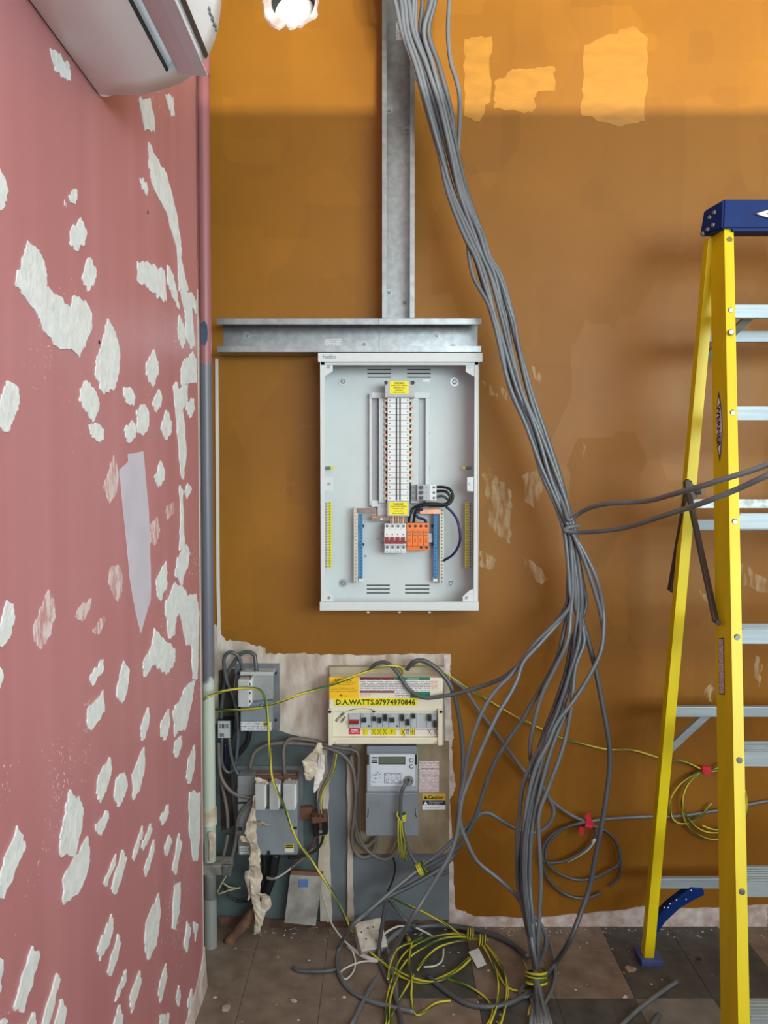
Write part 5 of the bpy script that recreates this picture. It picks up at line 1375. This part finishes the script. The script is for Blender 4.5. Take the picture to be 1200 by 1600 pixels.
tag(tube('wire_offcut', [PF(817, 1501, .01), PF(822, 1512, .014), PF(829, 1524, .03)], .003, YWIRE, None, 6, 3, GWIRE, 12), 'short yellow and green wire end sticking out left of the floor tie', 'wire')
tag(tube('wire_offcut', [PF(826, 1586, .004), PF(828, 1576, .005), PF(832, 1567, .006)], .004, YWIRE, None, 6, 3), 'short yellow offcut on the floor left of the bundle end', 'wire')
# white flex among the wires on the floor
tag(tube('white_flex', path('594,1466,f.04 606,1455,f.05 625,1447,f.04 650,1450,f.02 676,1463,f.006'), .0035, WHCABLE, None, 6, 5), 'thin white flex arching over the floor right of the socket box', 'wire')
tag(tube('white_flex', path('662,1511,f.006 680,1509,f.006 691,1500,f.008 693,1482,f.012'), .003, WHCABLE, None, 6, 5), 'short hooked white wire in the middle of the earth coil', 'wire')
tag(tube('white_flex', path('505,1400,.05 512,1425 520,1446,f.05 540,1472,f.02 566,1490,f.006 590,1500,f.006 598,1504,f.006'), .003, WHCABLE, None, 6, 5), 'thin white wire trailing from the wall batten to the floor left of the socket box', 'wire')
tag(tube('white_flex', path('598,1504,f.006 570,1502,f.006 545,1510,f.006 532,1520,f.006 540,1530,f.006 552,1518,f.006 555,1500,f.006 550,1484,f.02'), .003, WHCABLE, None, 6, 5), 'loop of thin white wire on the floor in front of the socket box', 'wire')
tag(tube('cut_conduit', [PF(543, 1478, .008), PF(572, 1496, .008), PF(598, 1503, .008)], .007, WHCABLE, None, 8, 3), 'short white conduit lying on the floor before the socket box', 'conduit')
# grey pieces on the floor
tag(tube('grey_flex', [PF(458, 1512, .007), PF(468, 1517, .007), PF(500, 1518, .007), PF(525, 1515, .007)], .006, GCABLE2, None, 7, 4), 'short bent piece of dark grey cable on the floor at left', 'cable')
tag(tube('grey_flex', [PF(1058, 1534, .006), PF(1035, 1549, .006), PF(1000, 1575, .006), PF(968, 1605, .006)], .0065, GCABLE, None, 7, 4), 'grey cable end lying on the floor in front of the ladder foot', 'cable')
tag(tube('grey_flex', [PF(1029, 1586, .008), PF(1022, 1596, .008), PF(1014, 1612, .008)], .0085, GCABLE2, None, 7, 3), 'stub of dark grey cable on the floor at the bottom edge near the ladder', 'cable')
tag(tube('armoured_cable', path('600,1466,f.03 640,1452,f.012 680,1446,f.01 735,1452,f.01 775,1462,f.01 805,1478,f.01 825,1495,f.02'), .0095, GCABLE2, None, 8, 5), 'thick dark grey cable lying along the foot of the wall', 'cable')
tag(tube('armoured_cable', path('593,1486,f.016 606,1470,f.03 625,1455,f.03 648,1447,f.016'), .0085, GCABLE, None, 8, 4), 'thick pale grey cable stub beside the socket box', 'cable')
tag(tube('grey_cable', path('858,1470,f.03 866,1500,f.01 866,1535,f.008 852,1566,f.008 838,1582,f.008 830,1560,f.01'), .006, GCABLE, None, 7, 4), 'loop of grey cable on the floor right of the floor tie', 'cable')
tag(tube('grey_cable', path('832,1524,f.02 818,1540,f.012 812,1552,f.01 816,1558,f.008 828,1556,f.01 840,1545,f.01'), .006, GCABLE2, None, 7, 4), 'small kinked loop of grey cable on the floor left of the floor tie', 'cable')
tag(tube('grey_cable', path('607,1402,.1 618,1418 630,1434 642,1446,.1 650,1452,f.01'), .005, GCABLE2, None, 7, 4), 'short grey cable running down the slate panel to the floor', 'cable')
tag(tube('grey_cable', path('598,1462,f.03 604,1480,f.02 609,1500,f.02 611,1512,f.012 618,1545,f.008 624,1580,f.007 627,1604,f.007'), .0052, GCABLE, None, 7, 4), 'grey cable lying on the floor from the socket box to the frame edge', 'cable')
# ------------------------------------------------------------------ old wiring beside the pipe and around the meters
def old(s, r, m, lb, name='old_cable', d=None):
    return tag(tube(name, path(s), r, m, None, 7, 4), lb, 'cable')
old('381,1050,.05 376,1034 370,1023 359,1019,.06 350,1030 354,1063 365,1090 371,1120 372,1150 369,1188,.05', .0062, GCABLE2, 'grey cable looping over the top left of the upper cut-out, left of its twin')
old('401,1050,.06 399,1030 397,1023 388,1019 376,1022 365,1036 356,1052 350,1075 346,1110 346,1130,.03', .0068, GCABLE2, 'grey cable arching from the upper cut-out top towards the connector block')
old('347,1150,.05 346,1185 350,1201 358,1207 366,1199 371,1175 373,1140,.04', .0058, GCABLE2, 'grey cable hanging in a tight loop below the connector block')
old('358,1152,.05 361,1180 368,1203 374,1212,.05', .0058, GCABLE2, 'straight grey cable from the connector block to the lower cut-out')
old('341,1160,.06 343,1200 347,1218 358,1234 373,1243 396,1247,.08', .0066, BRCABLE, 'brown-grey cable curving into the left housing of the lower cut-out')
old('396,1248,.085 380,1264 372,1280 370,1302 365,1330 357,1352,.07', .0062, BRCABLE, 'brown-grey cable falling from the cut-out housing to the pipe clamp')
old('344,1216,.05 351,1246 355,1271 356,1294,.06', .0062, BRCABLE, 'cut grey cable ending beside the pipe')
old('356,1304,.06 353,1320 348,1340 344,1352,.075', .0058, BRCABLE, 'stripped pale cable core above the pipe clamp')
old('349,1380,.05 357,1398 371,1408 388,1407 400,1398,.06', .0042, BKCABLE, 'thin black cable sagging below the pipe clamp')
for s, lb in (('341,1397,.06 362,1390 376,1387,.06', 'upper bare cream wire below the pipe clamp'), ('339,1395,.07 346,1381 354,1367,.07', 'cream wire rising to the pipe clamp terminal'), ('349,1380,.055 358,1386 370,1388,.055', 'short kinked cream wire below the pipe clamp')):
    tag(tube('bare_wire', path(s), .0028, mat('cream_wire', (196, 188, 140), .5, vary=.1, scale=20), None, 6, 3), lb, 'wire')
old('390,1203,.05 397,1177 417,1164 443,1161 470,1162 500,1166 530,1176 548,1194,.06 554,1215 556,1245 553,1280 550,1305 552,1325 563,1339 578,1337 586,1322 587,1306,.05', .0066, BRCABLE, 'brown-grey cable arching from the lower cut-out over to the left side of the meter')
old('445,1212,.06 443,1172 450,1157 463,1154 493,1158 527,1168 550,1171 560,1180 560,1212 556,1250 556,1285 566,1318 582,1335 600,1343 614,1336 624,1316 631,1296,.05', .0062, BRCABLE, 'second brown-grey cable following the same arch and sagging below the meter')
old('548,1180,.04 553,1210,.05 557,1250 556,1300 563,1318 574,1322 585,1312,.05', .007, BRCABLE, 'dark brown-grey cable strapped down the left side of the meter', 'old_cable')
earth('526,1176,.05 521,1207 507,1231 502,1253 504,1276,.05', 'dull yellow and green wire entering the brown terminal block from above', .0035)
old('523,1173,.055 516,1205 503,1231 498,1254 499,1276,.05', .004, BRCABLE, 'brown wire entering the terminal block beside the dull earth wire', 'old_wire')
old('493,1306,.045 489,1318 482,1331 473,1338 462,1341,.05', .0042, REDCABLE, 'dull red wire from the terminal block to the lower cut-out', 'old_wire')
old('505,1306,.045 502,1318 493,1329 475,1337 450,1341,.06', .0042, BKCABLE, 'black wire from the terminal block to the lower cut-out', 'old_wire')
old('489,1325,.045 470,1344 446,1362 428,1373 416,1371,.08', .0052, BRCABLE, 'dark wire sagging below the lower cut-out to the black duct', 'old_wire')
tag(tube('bare_wire', path('429,1373,.075 442,1366 454,1357,.07'), .003, WHCABLE, None, 6, 3), 'white stripped wire end below the lower cut-out', 'wire')
earth('508,1306,.05 509,1314 505,1320', 'stub of earth wire under the terminal block', .003)
tag(tube('blue_wire', path('352,1160,.03 353,1185 350,1198,.03'), .004, NAVY, None, 6, 3), 'short dark blue wire between the grey cables beside the pipe', 'wire')
tag(tube('black_cable', path('390,1140,.05 387,1158 378,1172 368,1182,.04'), .0085, BKCABLE, None, 8, 4), 'thick black cable leaving the bottom of the upper cut-out', 'cable')
# ------------------------------------------------------------------ rubble along the foot of the wall
def crumbs():
    r5 = random.Random(9); vs, fs = [], []
    def chunk(c, s):
        b = len(vs)
        pts = [Vector((math.cos(a)*s*r5.uniform(.6, 1.2), math.sin(a)*s*r5.uniform(.5, 1.0), 0)) for a in (0, 1.3, 2.5, 3.8, 5.1)]
        for p in pts: vs.append(c+p+Vector((0, 0, .0004)))
        vs.append(c+Vector((r5.uniform(-.2, .2)*s, r5.uniform(-.2, .2)*s, s*r5.uniform(.3, .8))))
        for k in range(5): fs.append((b+k, b+(k+1) % 5, b+5))
    for i in range(900):
        if i < 480: x = r5.uniform(-.5, 1.9); y = -abs(r5.gauss(0, .035))-.012
        else: x = r5.uniform(-.5, 2.2); y = -r5.uniform(.0, 1.0)
        chunk(Vector((x, y, 0.001)), r5.choice((.0012, .0018, .0025, .0035, .005)) if i < 860 else r5.uniform(.005, .010))
    return vs, fs
v_, f_ = crumbs(); o = link_mesh('plaster_debris', v_, f_, DEBRIS, None, False, None, 'stuff')
o['label'] = 'crumbs of plaster and dirt scattered along the foot of the ochre wall'; o['category'] = 'debris'
def chip(u, v, s, lb, m=DEBRIS, sd=1):
    r6 = random.Random(sd); c = PF(u, v, .001); pts = [c+Vector((math.cos(a)*s*r6.uniform(.7, 1.2), math.sin(a)*s*r6.uniform(.5, 1), 0)) for a in (0, .9, 1.9, 3, 4.1, 5.2)]
    o = prism('plaster_chip', pts, (r6.uniform(-.003, .003), 0, s*.45), m, None); tag(o, lb, 'debris', 'plaster chips on the floor'); return o
chip(985, 1516, .016, 'pinkish plaster chip on the dark tile left of the ladder', mat('pink_chip', (176, 146, 132), .9, vary=.2, scale=60), 2)
chip(352, 1577, .016, 'plaster chip on the floor near the pink wall', DEBRIS, 3)
chip(460, 1565, .010, 'small plaster chip alone on the brown tiles', DEBRIS, 4)
chip(1092, 1500, .009, 'dark chip on the tile behind the front ladder rail', mat('dark_chip', (60, 52, 48), .9, vary=.2, scale=60), 5)
